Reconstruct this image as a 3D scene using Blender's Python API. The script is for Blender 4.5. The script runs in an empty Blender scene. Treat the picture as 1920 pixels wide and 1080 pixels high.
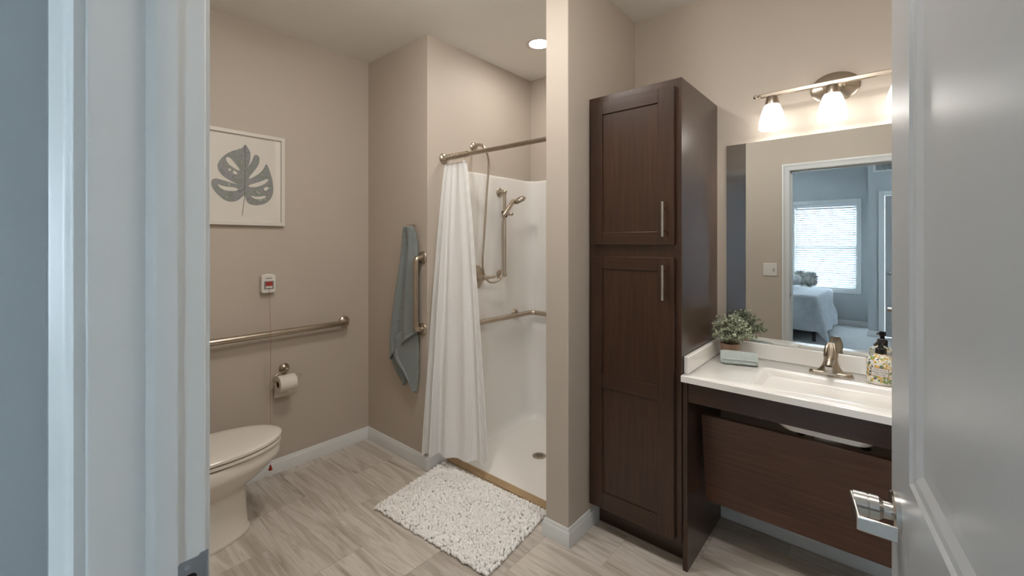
import bpy, bmesh, math, random
from mathutils import Vector, Matrix, Euler
from mathutils.geometry import tessellate_polygon
random.seed(7)
PI = math.pi
scn = bpy.context.scene
C = scn.collection

# ---------------------------------------------------------------- camera, world, exposure
CAM_Z = 1.43; F_PX = 811.4; YAW = 40.72; HOR = 454.44       # focal length and horizon row in a 1920x1080 frame
cam = bpy.data.cameras.new('camera'); camo = bpy.data.objects.new('camera', cam); C.objects.link(camo)
cam.sensor_width = 36; cam.lens = F_PX / 1920 * 36; cam.shift_y = -(540 - HOR) / 1920
cam.clip_start = 0.02
camo.location = (0, 0, CAM_Z); camo.rotation_euler = (PI / 2, 0, math.radians(YAW))
scn.camera = camo
w = bpy.data.worlds.new('sky'); scn.world = w; w.use_nodes = True
wb = w.node_tree.nodes['Background']; wb.inputs[0].default_value = (0.72, 0.87, 1.0, 1); wb.inputs[1].default_value = 18.0
scn.view_settings.view_transform = 'Standard'; scn.view_settings.look = 'None'
scn.view_settings.gamma = 1; scn.view_settings.use_curve_mapping = False
scn.view_settings.exposure = 0.26

# ---------------------------------------------------------------- pixel -> place helpers (distance comes from the plane touched)
_c, _s = math.cos(math.radians(YAW)), math.sin(math.radians(YAW))
def on(px, py, ax, val):
    t = (px - 960) / F_PX; v = -(py - HOR) / F_PX
    d = Vector((-_s + _c * t, _c + _s * t, v)); o = Vector((0, 0, CAM_Z)); i = 'XYZ'.index(ax)
    return o + d * ((val - o[i]) / d[i])

# ---------------------------------------------------------------- materials
def lin(r, g, b):
    f = lambda c: (c / 255 / 12.92) if c / 255 <= 0.04045 else ((c / 255 + 0.055) / 1.055) ** 2.4
    return (f(r), f(g), f(b), 1)
def newmat(name):
    m = bpy.data.materials.new(name); m.use_nodes = True
    return m, m.node_tree, m.node_tree.nodes['Principled BSDF']
def setp(b, **k):
    for n, v in k.items():
        n = n.replace('_', ' ')
        if n in b.inputs: b.inputs[n].default_value = v
def coords(nt, scale=(1, 1, 1), kind='Object'):
    tc = nt.nodes.new('ShaderNodeTexCoord'); mp = nt.nodes.new('ShaderNodeMapping')
    mp.inputs['Scale'].default_value = scale; nt.links.new(tc.outputs[kind], mp.inputs[0]); return mp.outputs[0]
def noise(nt, vec, scale, detail=4, rough=0.5, dist=0.0):
    n = nt.nodes.new('ShaderNodeTexNoise'); n.inputs['Scale'].default_value = scale
    n.inputs['Detail'].default_value = detail; n.inputs['Roughness'].default_value = rough
    n.inputs['Distortion'].default_value = dist
    nt.links.new(vec, n.inputs['Vector']); return n.outputs['Fac']
def ramp(nt, fac, stops):
    r = nt.nodes.new('ShaderNodeValToRGB'); e = r.color_ramp.elements
    while len(e) < len(stops): e.new(0.5)
    for k, (p, col) in enumerate(stops): e[k].position = p; e[k].color = col
    nt.links.new(fac, r.inputs[0]); return r.outputs[0]
def bump(nt, b, h, strength=0.1, dist=0.01):
    n = nt.nodes.new('ShaderNodeBump'); n.inputs['Strength'].default_value = strength; n.inputs['Distance'].default_value = dist
    nt.links.new(h, n.inputs['Height']); nt.links.new(n.outputs[0], b.inputs['Normal'])
def mul(col, k): return (min(1, col[0] * k), min(1, col[1] * k), min(1, col[2] * k), 1)
def plain(name, col, rough=0.5, metal=0.0, var=0.06, vs=3.0, bs=0.0, bscale=300, **k):
    m, nt, b = newmat(name); v = coords(nt)
    f = noise(nt, v, vs, 3)
    c = ramp(nt, f, [(0.3, mul(col, 1 - var)), (0.7, mul(col, 1 + var))])
    nt.links.new(c, b.inputs['Base Color']); setp(b, Roughness=rough, Metallic=metal, **k)
    if bs: bump(nt, b, noise(nt, v, bscale, 2), bs, 0.002)
    return m

M = {}
M['beige'] = plain('beige_wall_paint', lin(188, 176, 162), 0.6, var=0.015, vs=1.5, bs=0.06, bscale=220)
M['ceil'] = plain('ceiling_paint', lin(238, 235, 229), 0.7, var=0.015, bs=0.1, bscale=160)
M['grey'] = plain('bedroom_wall_paint', lin(188, 191, 192), 0.6, var=0.015, bs=0.05, bscale=220)
M['trim'] = plain('white_trim_paint', lin(218, 219, 217), 0.35, var=0.015)
M['door'] = plain('satin_door_paint', lin(168, 168, 167), 0.32, var=0.02, bs=0.05, bscale=90)
M['fiber'] = plain('white_fiberglass', lin(240, 236, 230), 0.22, var=0.01)
M['pan'] = plain('white_shower_pan', lin(242, 238, 232), 0.3, var=0.012, bs=0.05, bscale=150)
M['porc'] = plain('porcelain', lin(222, 214, 203), 0.09, var=0.01)
M['plastic'] = plain('white_plastic', lin(218, 213, 205), 0.3, var=0.01)
M['counter'] = plain('cultured_marble', lin(242, 239, 234), 0.12, var=0.02, vs=5)
M['nickel'] = plain('brushed_nickel', lin(186, 174, 158), 0.28, 1.0, var=0.06, vs=30)
M['steel'] = plain('satin_steel', lin(200, 198, 194), 0.25, 1.0, var=0.04, vs=30)
M['bluesteel'] = plain('zinc_plate', lin(175, 182, 190), 0.3, 1.0, var=0.05, vs=40)
M['black'] = plain('black_plastic', lin(28, 26, 25), 0.2, var=0.1)
M['darkvoid'] = plain('dark_hole', lin(18, 16, 15), 0.8)
M['red'] = plain('red_plastic', lin(150, 30, 20), 0.4)
M['cord'] = plain('red_cord', lin(158, 112, 96), 0.7)
M['greyp'] = plain('grey_plastic', lin(130, 128, 122), 0.4)
M['tan'] = plain('tan_threshold', lin(176, 148, 112), 0.5, var=0.08, vs=12)
M['paper'] = plain('art_paper', lin(226, 220, 210), 0.5, var=0.01)
M['frame'] = plain('white_frame', lin(214, 208, 198), 0.4, var=0.02)
M['tissue'] = plain('toilet_tissue', lin(224, 215, 203), 0.9, var=0.01, bs=0.15, bscale=250)
M['card'] = plain('cardboard', lin(120, 82, 52), 0.8)
M['terra'] = plain('terracotta', lin(196, 160, 136), 0.6, var=0.08, vs=20)
M['rubber'] = plain('dark_rubber', lin(35, 33, 32), 0.6)
M['metalblack'] = plain('black_metal', lin(30, 31, 33), 0.4)
M['soil'] = plain('soil', lin(50, 40, 30), 0.9)

def wood(name, axis, c0, c1, rough=0.3):
    m, nt, b = newmat(name)
    sc = [38, 38, 38]; sc['XYZ'.index(axis)] = 1.6
    f = noise(nt, coords(nt, tuple(sc)), 2.2, 6, 0.6, 0.3)
    g = noise(nt, coords(nt), 2.4, 3)
    mx = nt.nodes.new('ShaderNodeMath'); mx.operation = 'MULTIPLY_ADD'; mx.inputs[1].default_value = 0.55
    ml = nt.nodes.new('ShaderNodeMath'); ml.operation = 'MULTIPLY'; ml.inputs[1].default_value = 0.45
    nt.links.new(g, ml.inputs[0]); nt.links.new(f, mx.inputs[0]); nt.links.new(ml.outputs[0], mx.inputs[2])
    nt.links.new(ramp(nt, mx.outputs[0], [(0.32, c0), (0.68, c1)]), b.inputs['Base Color'])
    setp(b, Roughness=rough, Coat_Weight=0.35, Coat_Roughness=0.18); bump(nt, b, f, 0.05, 0.002); return m
M['woodv'] = wood('espresso_wood_upright', 'Z', lin(38, 22, 13), lin(70, 43, 26))
M['woodh'] = wood('espresso_wood_across', 'X', lin(38, 22, 13), lin(70, 43, 26))
M['woodp'] = wood('espresso_panel_wood', 'X', lin(66, 40, 28), lin(108, 72, 52), 0.36)
M['woodraw'] = wood('brown_wood_back', 'X', lin(120, 78, 42), lin(150, 102, 60), 0.5)

def tile_mat():
    m, nt, b = newmat('stone_look_vinyl')
    tc = nt.nodes.new('ShaderNodeTexCoord'); oi = nt.nodes.new('ShaderNodeObjectInfo')
    add = nt.nodes.new('ShaderNodeVectorMath'); add.operation = 'ADD'
    cmb = nt.nodes.new('ShaderNodeCombineXYZ')
    for k, s in enumerate((37.0, 91.0, 53.0)):
        mm = nt.nodes.new('ShaderNodeMath'); mm.operation = 'MULTIPLY'; mm.inputs[1].default_value = s
        nt.links.new(oi.outputs['Random'], mm.inputs[0]); nt.links.new(mm.outputs[0], cmb.inputs[k])
    nt.links.new(tc.outputs['Object'], add.inputs[0]); nt.links.new(cmb.outputs[0], add.inputs[1])
    mp = nt.nodes.new('ShaderNodeMapping'); mp.inputs['Scale'].default_value = (0.9, 8.5, 1); nt.links.new(add.outputs[0], mp.inputs[0])
    f = noise(nt, mp.outputs[0], 1.7, 5, 0.55, 0.9)
    mp2 = nt.nodes.new('ShaderNodeMapping'); mp2.inputs['Scale'].default_value = (4, 130, 1); nt.links.new(add.outputs[0], mp2.inputs[0])
    f2 = noise(nt, mp2.outputs[0], 1.5, 3, 0.6)
    c = ramp(nt, f, [(0.28, lin(160, 147, 133)), (0.42, lin(196, 187, 175)), (0.52, lin(212, 204, 194)), (0.62, lin(184, 173, 160)), (0.74, lin(208, 200, 189))])
    c2 = ramp(nt, f2, [(0.3, (0.80, 0.785, 0.77, 1)), (0.66, (1, 1, 1, 1))])
    mx = nt.nodes.new('ShaderNodeMix'); mx.data_type = 'RGBA'; mx.blend_type = 'MULTIPLY'; mx.inputs[0].default_value = 0.8
    nt.links.new(c, mx.inputs[6]); nt.links.new(c2, mx.inputs[7])
    hs = nt.nodes.new('ShaderNodeHueSaturation'); mr = nt.nodes.new('ShaderNodeMapRange')
    mr.inputs[3].default_value = 0.86; mr.inputs[4].default_value = 1.10; nt.links.new(oi.outputs['Random'], mr.inputs[0])
    nt.links.new(mr.outputs[0], hs.inputs['Value']); nt.links.new(mx.outputs[2], hs.inputs['Color'])
    nt.links.new(hs.outputs[0], b.inputs['Base Color']); setp(b, Roughness=0.42); bump(nt, b, f2, 0.06, 0.001); return m
M['tile'] = tile_mat()
M['grout'] = plain('tile_joint', lin(172, 161, 149), 0.8)

def weave(name, col, su, sv, depth, rough=0.9, var=0.25, trans=0.0):
    m, nt, b = newmat(name); v = coords(nt)
    outs = []
    for d, s in (('X', su), ('Z', sv)):
        wv = nt.nodes.new('ShaderNodeTexWave'); wv.bands_direction = d; wv.inputs['Scale'].default_value = s
        wv.inputs['Distortion'].default_value = 0.6; wv.inputs['Detail'].default_value = 1
        nt.links.new(v, wv.inputs['Vector']); outs.append(wv.outputs['Fac'])
    mn = nt.nodes.new('ShaderNodeMath'); mn.operation = 'MAXIMUM'
    nt.links.new(outs[0], mn.inputs[0]); nt.links.new(outs[1], mn.inputs[1])
    nt.links.new(ramp(nt, mn.outputs[0], [(0.2, mul(col, 1 - var)), (0.9, mul(col, 1 + var * 0.5))]), b.inputs['Base Color'])
    setp(b, Roughness=rough, Sheen_Weight=0.2); bump(nt, b, mn.outputs[0], 0.5, depth)
    if trans:
        out = nt.nodes['Material Output']; tr = nt.nodes.new('ShaderNodeBsdfTranslucent'); tr.inputs[0].default_value = col
        ms = nt.nodes.new('ShaderNodeMixShader'); ms.inputs[0].default_value = trans
        nt.links.new(b.outputs[0], ms.inputs[1]); nt.links.new(tr.outputs[0], ms.inputs[2]); nt.links.new(ms.outputs[0], out.inputs[0])
    return m
M['towel'] = weave('teal_grey_towel', lin(136, 144, 142), 60, 55, 0.004, var=0.35)
M['hem'] = plain('towel_hem', lin(148, 156, 156), 0.9, var=0.05, bs=0.2, bscale=200)
M['cloth'] = weave('pale_teal_cloth', lin(194, 204, 200), 75, 75, 0.004, var=0.35)
M['curtain'] = weave('white_waffle_curtain', lin(243, 241, 238), 40, 40, 0.0015, var=0.06, trans=0.25)
M['yarn'] = plain('white_chenille', lin(246, 243, 239), 0.95, var=0.04, vs=30, bs=0.2, bscale=200, Sheen_Weight=0.3)
M['matback'] = plain('mat_backing', lin(190, 182, 172), 0.9)
M['carpet'] = plain('grey_carpet', lin(186, 186, 185), 0.95, var=0.12, vs=60, bs=0.5, bscale=140)
M['quilt'] = plain('grey_quilt', lin(180, 184, 187), 0.85, var=0.08, vs=14, bs=0.3, bscale=40)
M['fur'] = plain('grey_fur', lin(178, 177, 172), 0.95, var=0.4, vs=30)
M['furpale'] = plain('pale_fur', lin(222, 222, 220), 0.95, var=0.15, vs=30)
M['mattress'] = plain('mattress_fabric', lin(205, 206, 205), 0.9)
M['blind'] = plain('white_blind', lin(230, 233, 236), 0.5, var=0.01)
nt = M['blind'].node_tree; tr = nt.nodes.new('ShaderNodeBsdfTranslucent'); tr.inputs[0].default_value = lin(230, 235, 240)
ms = nt.nodes.new('ShaderNodeMixShader'); ms.inputs[0].default_value = 0.035
nt.links.new(nt.nodes['Principled BSDF'].outputs[0], ms.inputs[1]); nt.links.new(tr.outputs[0], ms.inputs[2]); nt.links.new(ms.outputs[0], nt.nodes['Material Output'].inputs[0])

def emit(name, col, strength, base=(0.9, 0.9, 0.88, 1)):
    m, nt, b = newmat(name); setp(b, Base_Color=base, Roughness=0.4)
    b.inputs['Emission Color'].default_value = col; b.inputs['Emission Strength'].default_value = strength; return m
M['shade'] = emit('lit_opal_glass', (1.0, 0.975, 0.94, 1), 9.0)
nt = M['shade'].node_tree; b = nt.nodes['Principled BSDF']
tc = nt.nodes.new('ShaderNodeTexCoord'); sx = nt.nodes.new('ShaderNodeSeparateXYZ'); mr = nt.nodes.new('ShaderNodeMapRange')
mr.inputs[1].default_value = 0.03; mr.inputs[2].default_value = 0.115; mr.inputs[3].default_value = 6.3; mr.inputs[4].default_value = 0.30
nt.links.new(tc.outputs['Object'], sx.inputs[0]); nt.links.new(sx.outputs[2], mr.inputs[0]); nt.links.new(mr.outputs[0], b.inputs['Emission Strength'])
M['bulb'] = emit('lit_bulb', (1.0, 0.975, 0.94, 1), 52.0)
M['lens'] = emit('lit_downlight_lens', (1.0, 0.985, 0.955, 1), 112.0)
M['dome'] = emit('lit_ceiling_dome', (1.0, 0.975, 0.94, 1), 54.0)

def glass_mat():
    m, nt, b = newmat('window_glass'); out = nt.nodes['Material Output']
    tr = nt.nodes.new('ShaderNodeBsdfTransparent'); gl = nt.nodes.new('ShaderNodeBsdfGlossy'); gl.inputs['Roughness'].default_value = 0.02
    ms = nt.nodes.new('ShaderNodeMixShader'); ms.inputs[0].default_value = 0.06
    nt.links.new(tr.outputs[0], ms.inputs[1]); nt.links.new(gl.outputs[0], ms.inputs[2]); nt.links.new(ms.outputs[0], out.inputs[0]); return m
M['glass'] = glass_mat()
m, nt, b = newmat('silvered_mirror'); setp(b, Base_Color=(0.72, 0.745, 0.75, 1), Metallic=1.0, Roughness=0.005); M['mirror'] = m

def leaf_art():
    m, nt, b = newmat('watercolour_leaf'); v = coords(nt)
    f = noise(nt, v, 16, 6, 0.7, 0.8)
    nt.links.new(ramp(nt, f, [(0.32, lin(104, 104, 106)), (0.46, lin(146, 148, 150)), (0.56, lin(122, 130, 118)), (0.7, lin(184, 186, 186))]), b.inputs['Base Color'])
    setp(b, Roughness=0.5); return m
M['leafart'] = leaf_art()
M['ink'] = plain('ink_line', lin(105, 103, 102), 0.6)

def foliage_mat():
    m, nt, b = newmat('sage_leaf'); oi = nt.nodes.new('ShaderNodeNewGeometry')
    nt.links.new(ramp(nt, oi.outputs['Random Per Island'], [(0.0, lin(110, 120, 94)), (0.5, lin(172, 180, 152)), (1.0, lin(216, 218, 198))]), b.inputs['Base Color'])
    setp(b, Roughness=0.6); return m
M['leaf'] = foliage_mat()
M['stem'] = plain('plant_stem', lin(120, 112, 84), 0.7)

def soap_mat():
    m, nt, b = newmat('lemon_tile_print')
    v = coords(nt)
    vo = nt.nodes.new('ShaderNodeTexVoronoi'); vo.inputs['Scale'].default_value = 120; nt.links.new(v, vo.inputs['Vector'])
    sep = nt.nodes.new('ShaderNodeSeparateColor'); nt.links.new(vo.outputs['Color'], sep.inputs[0])
    col = ramp(nt, sep.outputs[0], [(0.0, lin(206, 160, 60)), (0.22, lin(226, 186, 96)), (0.3, lin(118, 140, 74)), (0.45, lin(232, 228, 214)), (0.7, lin(226, 226, 220)), (0.78, lin(70, 86, 112)), (0.9, lin(232, 228, 214))])
    for e in col.node.color_ramp.elements: pass
    col.node.color_ramp.interpolation = 'CONSTANT'
    edge = ramp(nt, vo.outputs['Distance'], [(0.55, (1, 1, 1, 1)), (0.75, (0, 0, 0, 1))])
    mx = nt.nodes.new('ShaderNodeMix'); mx.data_type = 'RGBA'
    nt.links.new(edge, mx.inputs[0]); mx.inputs[6].default_value = lin(226, 224, 214); nt.links.new(col, mx.inputs[7])
    nt.links.new(mx.outputs[2], b.inputs['Base Color']); setp(b, Roughness=0.25); return m
M['soap'] = soap_mat()

# ---------------------------------------------------------------- mesh helpers
def bx(bm, x0, x1, y0, y1, z0, z1, mi=0):
    v = [bm.verts.new((x, y, z)) for z in (z0, z1) for y in (y0, y1) for x in (x0, x1)]
    fs = [bm.faces.new([v[i] for i in q]) for q in ((0, 2, 3, 1), (4, 5, 7, 6), (0, 1, 5, 4), (2, 6, 7, 3), (0, 4, 6, 2), (1, 3, 7, 5))]
    for f in fs: f.material_index = mi
    return v
def box(*a):
    bm = bmesh.new(); bx(bm, *a); return bm
def frames(pts):
    pts = [Vector(p) for p in pts]; n = len(pts); out = []
    t0 = (pts[1] - pts[0]).normalized()
    ref = Vector((0, 0, 1)) if abs(t0.z) < 0.9 else Vector((1, 0, 0))
    u = t0.cross(ref).normalized()
    for i in range(n):
        t = (pts[min(i + 1, n - 1)] - pts[max(i - 1, 0)]).normalized()
        u = (u - t * u.dot(t)).normalized(); out.append((pts[i], u, t.cross(u)))
    return out
def tube(bm, pts, r, n=14, cap=True, sq=1.0):
    rs = r if isinstance(r, (list, tuple)) else [r] * len(pts); rings = []
    for (p, u, v), rr in zip(frames(pts), rs):
        rings.append([bm.verts.new(p + u * (rr * math.cos(2 * PI * k / n)) + v * (rr * sq * math.sin(2 * PI * k / n))) for k in range(n)])
    for a, b in zip(rings, rings[1:]):
        for k in range(n): bm.faces.new((a[k], a[(k + 1) % n], b[(k + 1) % n], b[k]))
    if cap: bm.faces.new(rings[0][::-1]); bm.faces.new(rings[-1])
    return bm
def smooth_path(pts, n=6):
    P = [Vector(p) for p in pts]; out = []
    for i in range(len(P) - 1):
        p0, p1, p2, p3 = P[max(i - 1, 0)], P[i], P[i + 1], P[min(i + 2, len(P) - 1)]
        for k in range(n):
            t = k / n
            out.append(0.5 * ((2 * p1) + (p2 - p0) * t + (2 * p0 - 5 * p1 + 4 * p2 - p3) * t * t + (3 * p1 - p0 - 3 * p2 + p3) * t ** 3))
    out.append(P[-1]); return out
def fillet(pts, r, n=6):
    P = [Vector(p) for p in pts]; out = [P[0]]
    for a, b, c in zip(P, P[1:], P[2:]):
        d1 = (a - b).normalized(); d2 = (c - b).normalized(); s = b + d1 * r; e = b + d2 * r
        for k in range(n + 1):
            t = k / n; out.append(s * (1 - t) ** 2 + b * 2 * t * (1 - t) + e * t * t)
    out.append(P[-1]); return out
def lathe(bm, prof, o, axis='Z', n=24, cap=True):
    """prof: (radius, height) pairs along axis from origin o"""
    o = Vector(o); ax = Vector(axis) if not isinstance(axis, str) else Vector({'X': (1, 0, 0), 'Y': (0, 1, 0), 'Z': (0, 0, 1), '-X': (-1, 0, 0), '-Y': (0, -1, 0), '-Z': (0, 0, -1)}[axis])
    ax.normalize(); ref = Vector((0, 0, 1)) if abs(ax.z) < 0.9 else Vector((1, 0, 0))
    u = ax.cross(ref).normalized(); v = ax.cross(u); rings = []
    for r, h in prof:
        rings.append([bm.verts.new(o + ax * h + u * (r * math.cos(2 * PI * k / n)) + v * (r * math.sin(2 * PI * k / n))) for k in range(n)])
    for a, b in zip(rings, rings[1:]):
        for k in range(n): bm.faces.new((a[k], a[(k + 1) % n], b[(k + 1) % n], b[k]))
    if cap: bm.faces.new(rings[0][::-1]); bm.faces.new(rings[-1])
    return bm
def loft(bm, rings, cap0=True, cap1=True, closed=True):
    R = [[bm.verts.new(p) for p in r] for r in rings]; n = len(R[0])
    for a, b in zip(R, R[1:]):
        for k in range(n if closed else n - 1): bm.faces.new((a[k], a[(k + 1) % n], b[(k + 1) % n], b[k]))
    if cap0: bm.faces.new(R[0][::-1])
    if cap1: bm.faces.new(R[-1])
    return bm
def rrect(x0, x1, y0, y1, z, r, n=6):
    out = []
    for cx, cy, a0 in ((x1 - r, y1 - r, 0), (x0 + r, y1 - r, 90), (x0 + r, y0 + r, 180), (x1 - r, y0 + r, 270)):
        for k in range(n + 1):
            a = math.radians(a0 + 90 * k / n); out.append((cx + r * math.cos(a), cy + r * math.sin(a), z))
    return out
def prism(bm, poly, d):
    a = [bm.verts.new(Vector(p)) for p in poly]; b = [bm.verts.new(Vector(p) + Vector(d)) for p in poly]; n = len(poly)
    bm.faces.new(a[::-1]); bm.faces.new(b)
    for k in range(n): bm.faces.new((a[k], a[(k + 1) % n], b[(k + 1) % n], b[k]))
    return bm
def sweep(bm, prof, p0, p1, out, up=(0, 0, 1)):
    """profile (offset along out, offset along up) swept from p0 to p1"""
    o = Vector(out); u = Vector(up)
    return loft(bm, [[Vector(p) + o * a + u * b for a, b in prof] for p in (p0, p1)])

def obj(name, bm, mat, parent=None, smooth=None, bevel=0, seg=2, sub=0, origin=None, solid=0):
    bmesh.ops.recalc_face_normals(bm, faces=bm.faces)
    me = bpy.data.meshes.new(name); bm.to_mesh(me); bm.free()
    for mm in (mat if isinstance(mat, (list, tuple)) else [mat]): me.materials.append(M[mm] if isinstance(mm, str) else mm)
    if origin is None:
        xs = [v.co for v in me.vertices]
        lo = [min(v[i] for v in xs) for i in range(3)]; hi = [max(v[i] for v in xs) for i in range(3)]
        origin = ((lo[0] + hi[0]) / 2, (lo[1] + hi[1]) / 2, lo[2])
    me.transform(Matrix.Translation(-Vector(origin)))
    o = bpy.data.objects.new(name, me); C.objects.link(o)
    if smooth is not None:
        me.shade_smooth()
        if smooth < 180: me.set_sharp_from_angle(angle=math.radians(smooth))
    if solid: s = o.modifiers.new('solid', 'SOLIDIFY'); s.thickness = solid; s.offset = 0
    if bevel:
        bv = o.modifiers.new('bevel', 'BEVEL'); bv.width = bevel; bv.segments = seg; bv.limit_method = 'ANGLE'; bv.angle_limit = math.radians(35)
    if sub: s = o.modifiers.new('sub', 'SUBSURF'); s.levels = sub; s.render_levels = sub
    o.location = origin
    if parent is not None: attach(o, parent)
    return o
def wloc(p):
    l = Vector(p.location)
    return l + (wloc(p.parent) if p.parent else Vector())
def attach(o, parent):
    o.location = Vector(o.location) - wloc(parent); o.parent = parent
def tag(o, label, cat, group=None):
    o['label'] = label; o['category'] = cat
    if group: o['group'] = group
    return o
def thing(name, label, cat, loc, group=None):
    o = bpy.data.objects.new(name, None); C.objects.link(o); o.location = loc; o.empty_display_size = 0.05
    return tag(o, label, cat, group)
def struct(name, bm, mat, parent=None, label=None, **k):
    o = obj(name, bm, mat, parent, **k)
    if parent is None: o['kind'] = 'structure'
    if label: o['label'] = label
    return o
def copy_tree(o, dloc, parent=None):
    c = o.copy(); C.objects.link(c); c.parent = parent
    if parent is None: c.location = Vector(o.location) + Vector(dloc)
    for ch in o.children: copy_tree(ch, (0, 0, 0), c)
    return c
def text_mesh(s, size, depth=0.0004, spacing=1.0):
    cu = bpy.data.curves.new('lettering', 'FONT'); cu.body = s; cu.size = size; cu.extrude = depth; cu.align_x = 'CENTER'; cu.align_y = 'CENTER'
    cu.space_line = spacing; cu.resolution_u = 2
    t = bpy.data.objects.new('lettering', cu); C.objects.link(t); dg = bpy.context.evaluated_depsgraph_get()
    me = bpy.data.meshes.new_from_object(t.evaluated_get(dg)); bpy.data.objects.remove(t); return me

# ---------------------------------------------------------------- dimensions of the place
CEIL = 2.74
XL = -2.866                 # picture wall
YT = 1.716                  # wall with the towel, also the end of the shower partition
XS = -2.181                 # shower side wall
YS = 2.766                  # shower back wall
XP0, XP1 = -1.258, -1.128   # shower partition
YV = 2.435                  # vanity wall
XR = 0.42                   # bathroom right wall
YD0, YD1 = 0.063, 0.187     # doorway wall
XJ0, XJ1 = -0.751, 0.120    # doorway opening
ZD = 2.085
BX0, BX1, BY0, BY1 = -3.3, 1.7, -4.6, -3.72   # bedroom

# ---------------------------------------------------------------- the setting: bathroom
struct('wall_left', box(XL - 0.1, XL, YD1, YT, 0, CEIL), 'beige')
struct('wall_back', box(XL - 0.1, XS, YT, YS + 0.1, 0, CEIL), 'beige')
struct('wall_shower', box(XS, XP0, YS, YS + 0.1, 0, CEIL), 'beige')
struct('wall_partition', box(XP0, XP1, YT, YS + 0.1, 0, CEIL), 'beige', bevel=0.004)
struct('wall_vanity', box(XP1, XR + 0.1, YV, YS + 0.1, 0, CEIL), 'beige')
struct('wall_right', box(XR, XR + 0.1, YD1, YV, 0, CEIL), 'beige')
bm = bmesh.new()
bx(bm, BX0 - 0.1, XJ0 - 0.018, YD0, YD1, 0, CEIL); bx(bm, XJ1 + 0.018, BX1 + 0.1, YD0, YD1, 0, CEIL); bx(bm, XJ0 - 0.018, XJ1 + 0.018, YD0, YD1, ZD + 0.018, CEIL)
for f in bm.faces:
    f.normal_update()
bmesh.ops.recalc_face_normals(bm, faces=bm.faces)
for f in bm.faces:
    f.normal_update(); f.material_index = 1 if f.normal.y < -0.5 else 0
struct('wall_front', bm, ['beige', 'grey'])
struct('ceiling', box(BX0 - 0.1, BX1 + 0.1, BY0 - 0.1, YS + 0.1, CEIL, CEIL + 0.1), 'ceil')

# vinyl floor, one object for each tile (12 x 24 inch, half bond)
fl = struct('floor', box(XL, XR, YD0, YS, -0.06, -0.001), 'grout')
TW, TH, GJ = 0.6135, 0.305, 0.0005
protos = {}
def tile(x0, x1, y0, y1):
    k = (round(x1 - x0, 4), round(y1 - y0, 4))
    if k not in protos:
        bm2 = box(-k[0] / 2, k[0] / 2, -k[1] / 2, k[1] / 2, -0.0015, 0)
        o = obj('tile', bm2, 'tile', origin=(0, 0, 0)); protos[k] = o
    else:
        o = protos[k].copy(); C.objects.link(o); o.parent = None
    o.location = ((x0 + x1) / 2, (y0 + y1) / 2, 0); attach(o, fl)
rows = [(1.09 + k * TH) for k in range(-4, 5)]
for k, y0 in enumerate(rows):
    y1 = y0 + TH; r = k - 4
    off = -2.787 if r % 2 == 0 else -2.473
    ya, yb = max(y0, YD0), min(y1, YV)
    if yb - ya < 0.02: continue
    x = off - TW
    while x < XR:
        a, b_ = max(x + GJ, XL), min(x + TW - GJ, XR)
        if b_ - a > 0.02: tile(a, b_, ya + GJ, yb - GJ)
        x += TW

BB = [(0, 0), (0.0135, 0), (0.0135, 0.062), (0.011, 0.067), (0.0085, 0.070), (0.0075, 0.078), (0.004, 0.084), (0, 0.085)]
BH = 0.085
def base(name, pts, side):
    """baseboard along a run of plan points, profile on the left of the direction of travel * side, mitred"""
    P = [Vector((p[0], p[1], 0)) for p in pts]; bm = bmesh.new(); rings = []
    for i, p in enumerate(P):
        d0 = (P[i] - P[i - 1]).normalized() if i else (P[1] - P[0]).normalized()
        d1 = (P[i + 1] - P[i]).normalized() if i < len(P) - 1 else d0
        n0 = Vector((-d0.y, d0.x, 0)) * side; n1 = Vector((-d1.y, d1.x, 0)) * side
        mm = (n0 + n1) / (1 + n0.dot(n1))
        rings.append([p + mm * a + Vector((0, 0, h)) for a, h in BB])
    loft(bm, rings); return struct(name, bm, 'trim', smooth=30)
base('baseboard_back', [(XL, YD1), (XL, YT), (XS, YT), (XS, 1.868)], -1)
base('baseboard_partition', [(XP0, 1.868), (XP0, YT), (XP1, YT), (XP1, 2.02)], -1)
base('baseboard_vanity', [(-0.647, YV), (XR, YV)], -1)
base('baseboard_right', [(XR, 2.4), (XR, 0.25)], -1)
base('baseboard_front', [(XL, YD1), (XJ0 - 0.0635, YD1)], 1)

# doorway: jamb, stops, casings
bm = bmesh.new()
bx(bm, XJ0 - 0.018, XJ0, YD0 - 0.001, YD1 + 0.001, 0, ZD); bx(bm, XJ1, XJ1 + 0.018, YD0 - 0.001, YD1 + 0.001, 0, ZD); bx(bm, XJ0 - 0.018, XJ1 + 0.018, YD0 - 0.001, YD1 + 0.001, ZD, ZD + 0.018)
jamb = struct('trim_1', bm, 'trim', bevel=0.003, seg=3, label='white painted door jamb of the bathroom doorway')
SY0, SY1 = 0.119, 0.152
bm = bmesh.new()
SP = [(0, SY0), (0.003, SY0), (0.0055, SY0 + 0.0035), (0.0085, SY0 + 0.006), (0.0105, SY0 + 0.0105), (0.0105, SY1), (0, SY1)]
loft(bm, [[(XJ0 + a, y, z) for a, y in SP] for z in (0, ZD)])
loft(bm, [[(XJ1 - a, y, z) for a, y in SP] for z in (0, ZD)])
loft(bm, [[(x, y, ZD - a) for a, y in SP] for x in (XJ0, XJ1)])
struct('door_stop_strip', bm, 'trim', jamb, smooth=40)
CP = [(0, 0), (0.0095, 0.0), (0.0105, 0.004), (0.0095, 0.012), (0.0125, 0.018), (0.013, 0.026), (0.0165, 0.034), (0.022, 0.040), (0.0255, 0.046), (0.025, 0.053), (0.021, 0.057), (0, 0.057)]
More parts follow.
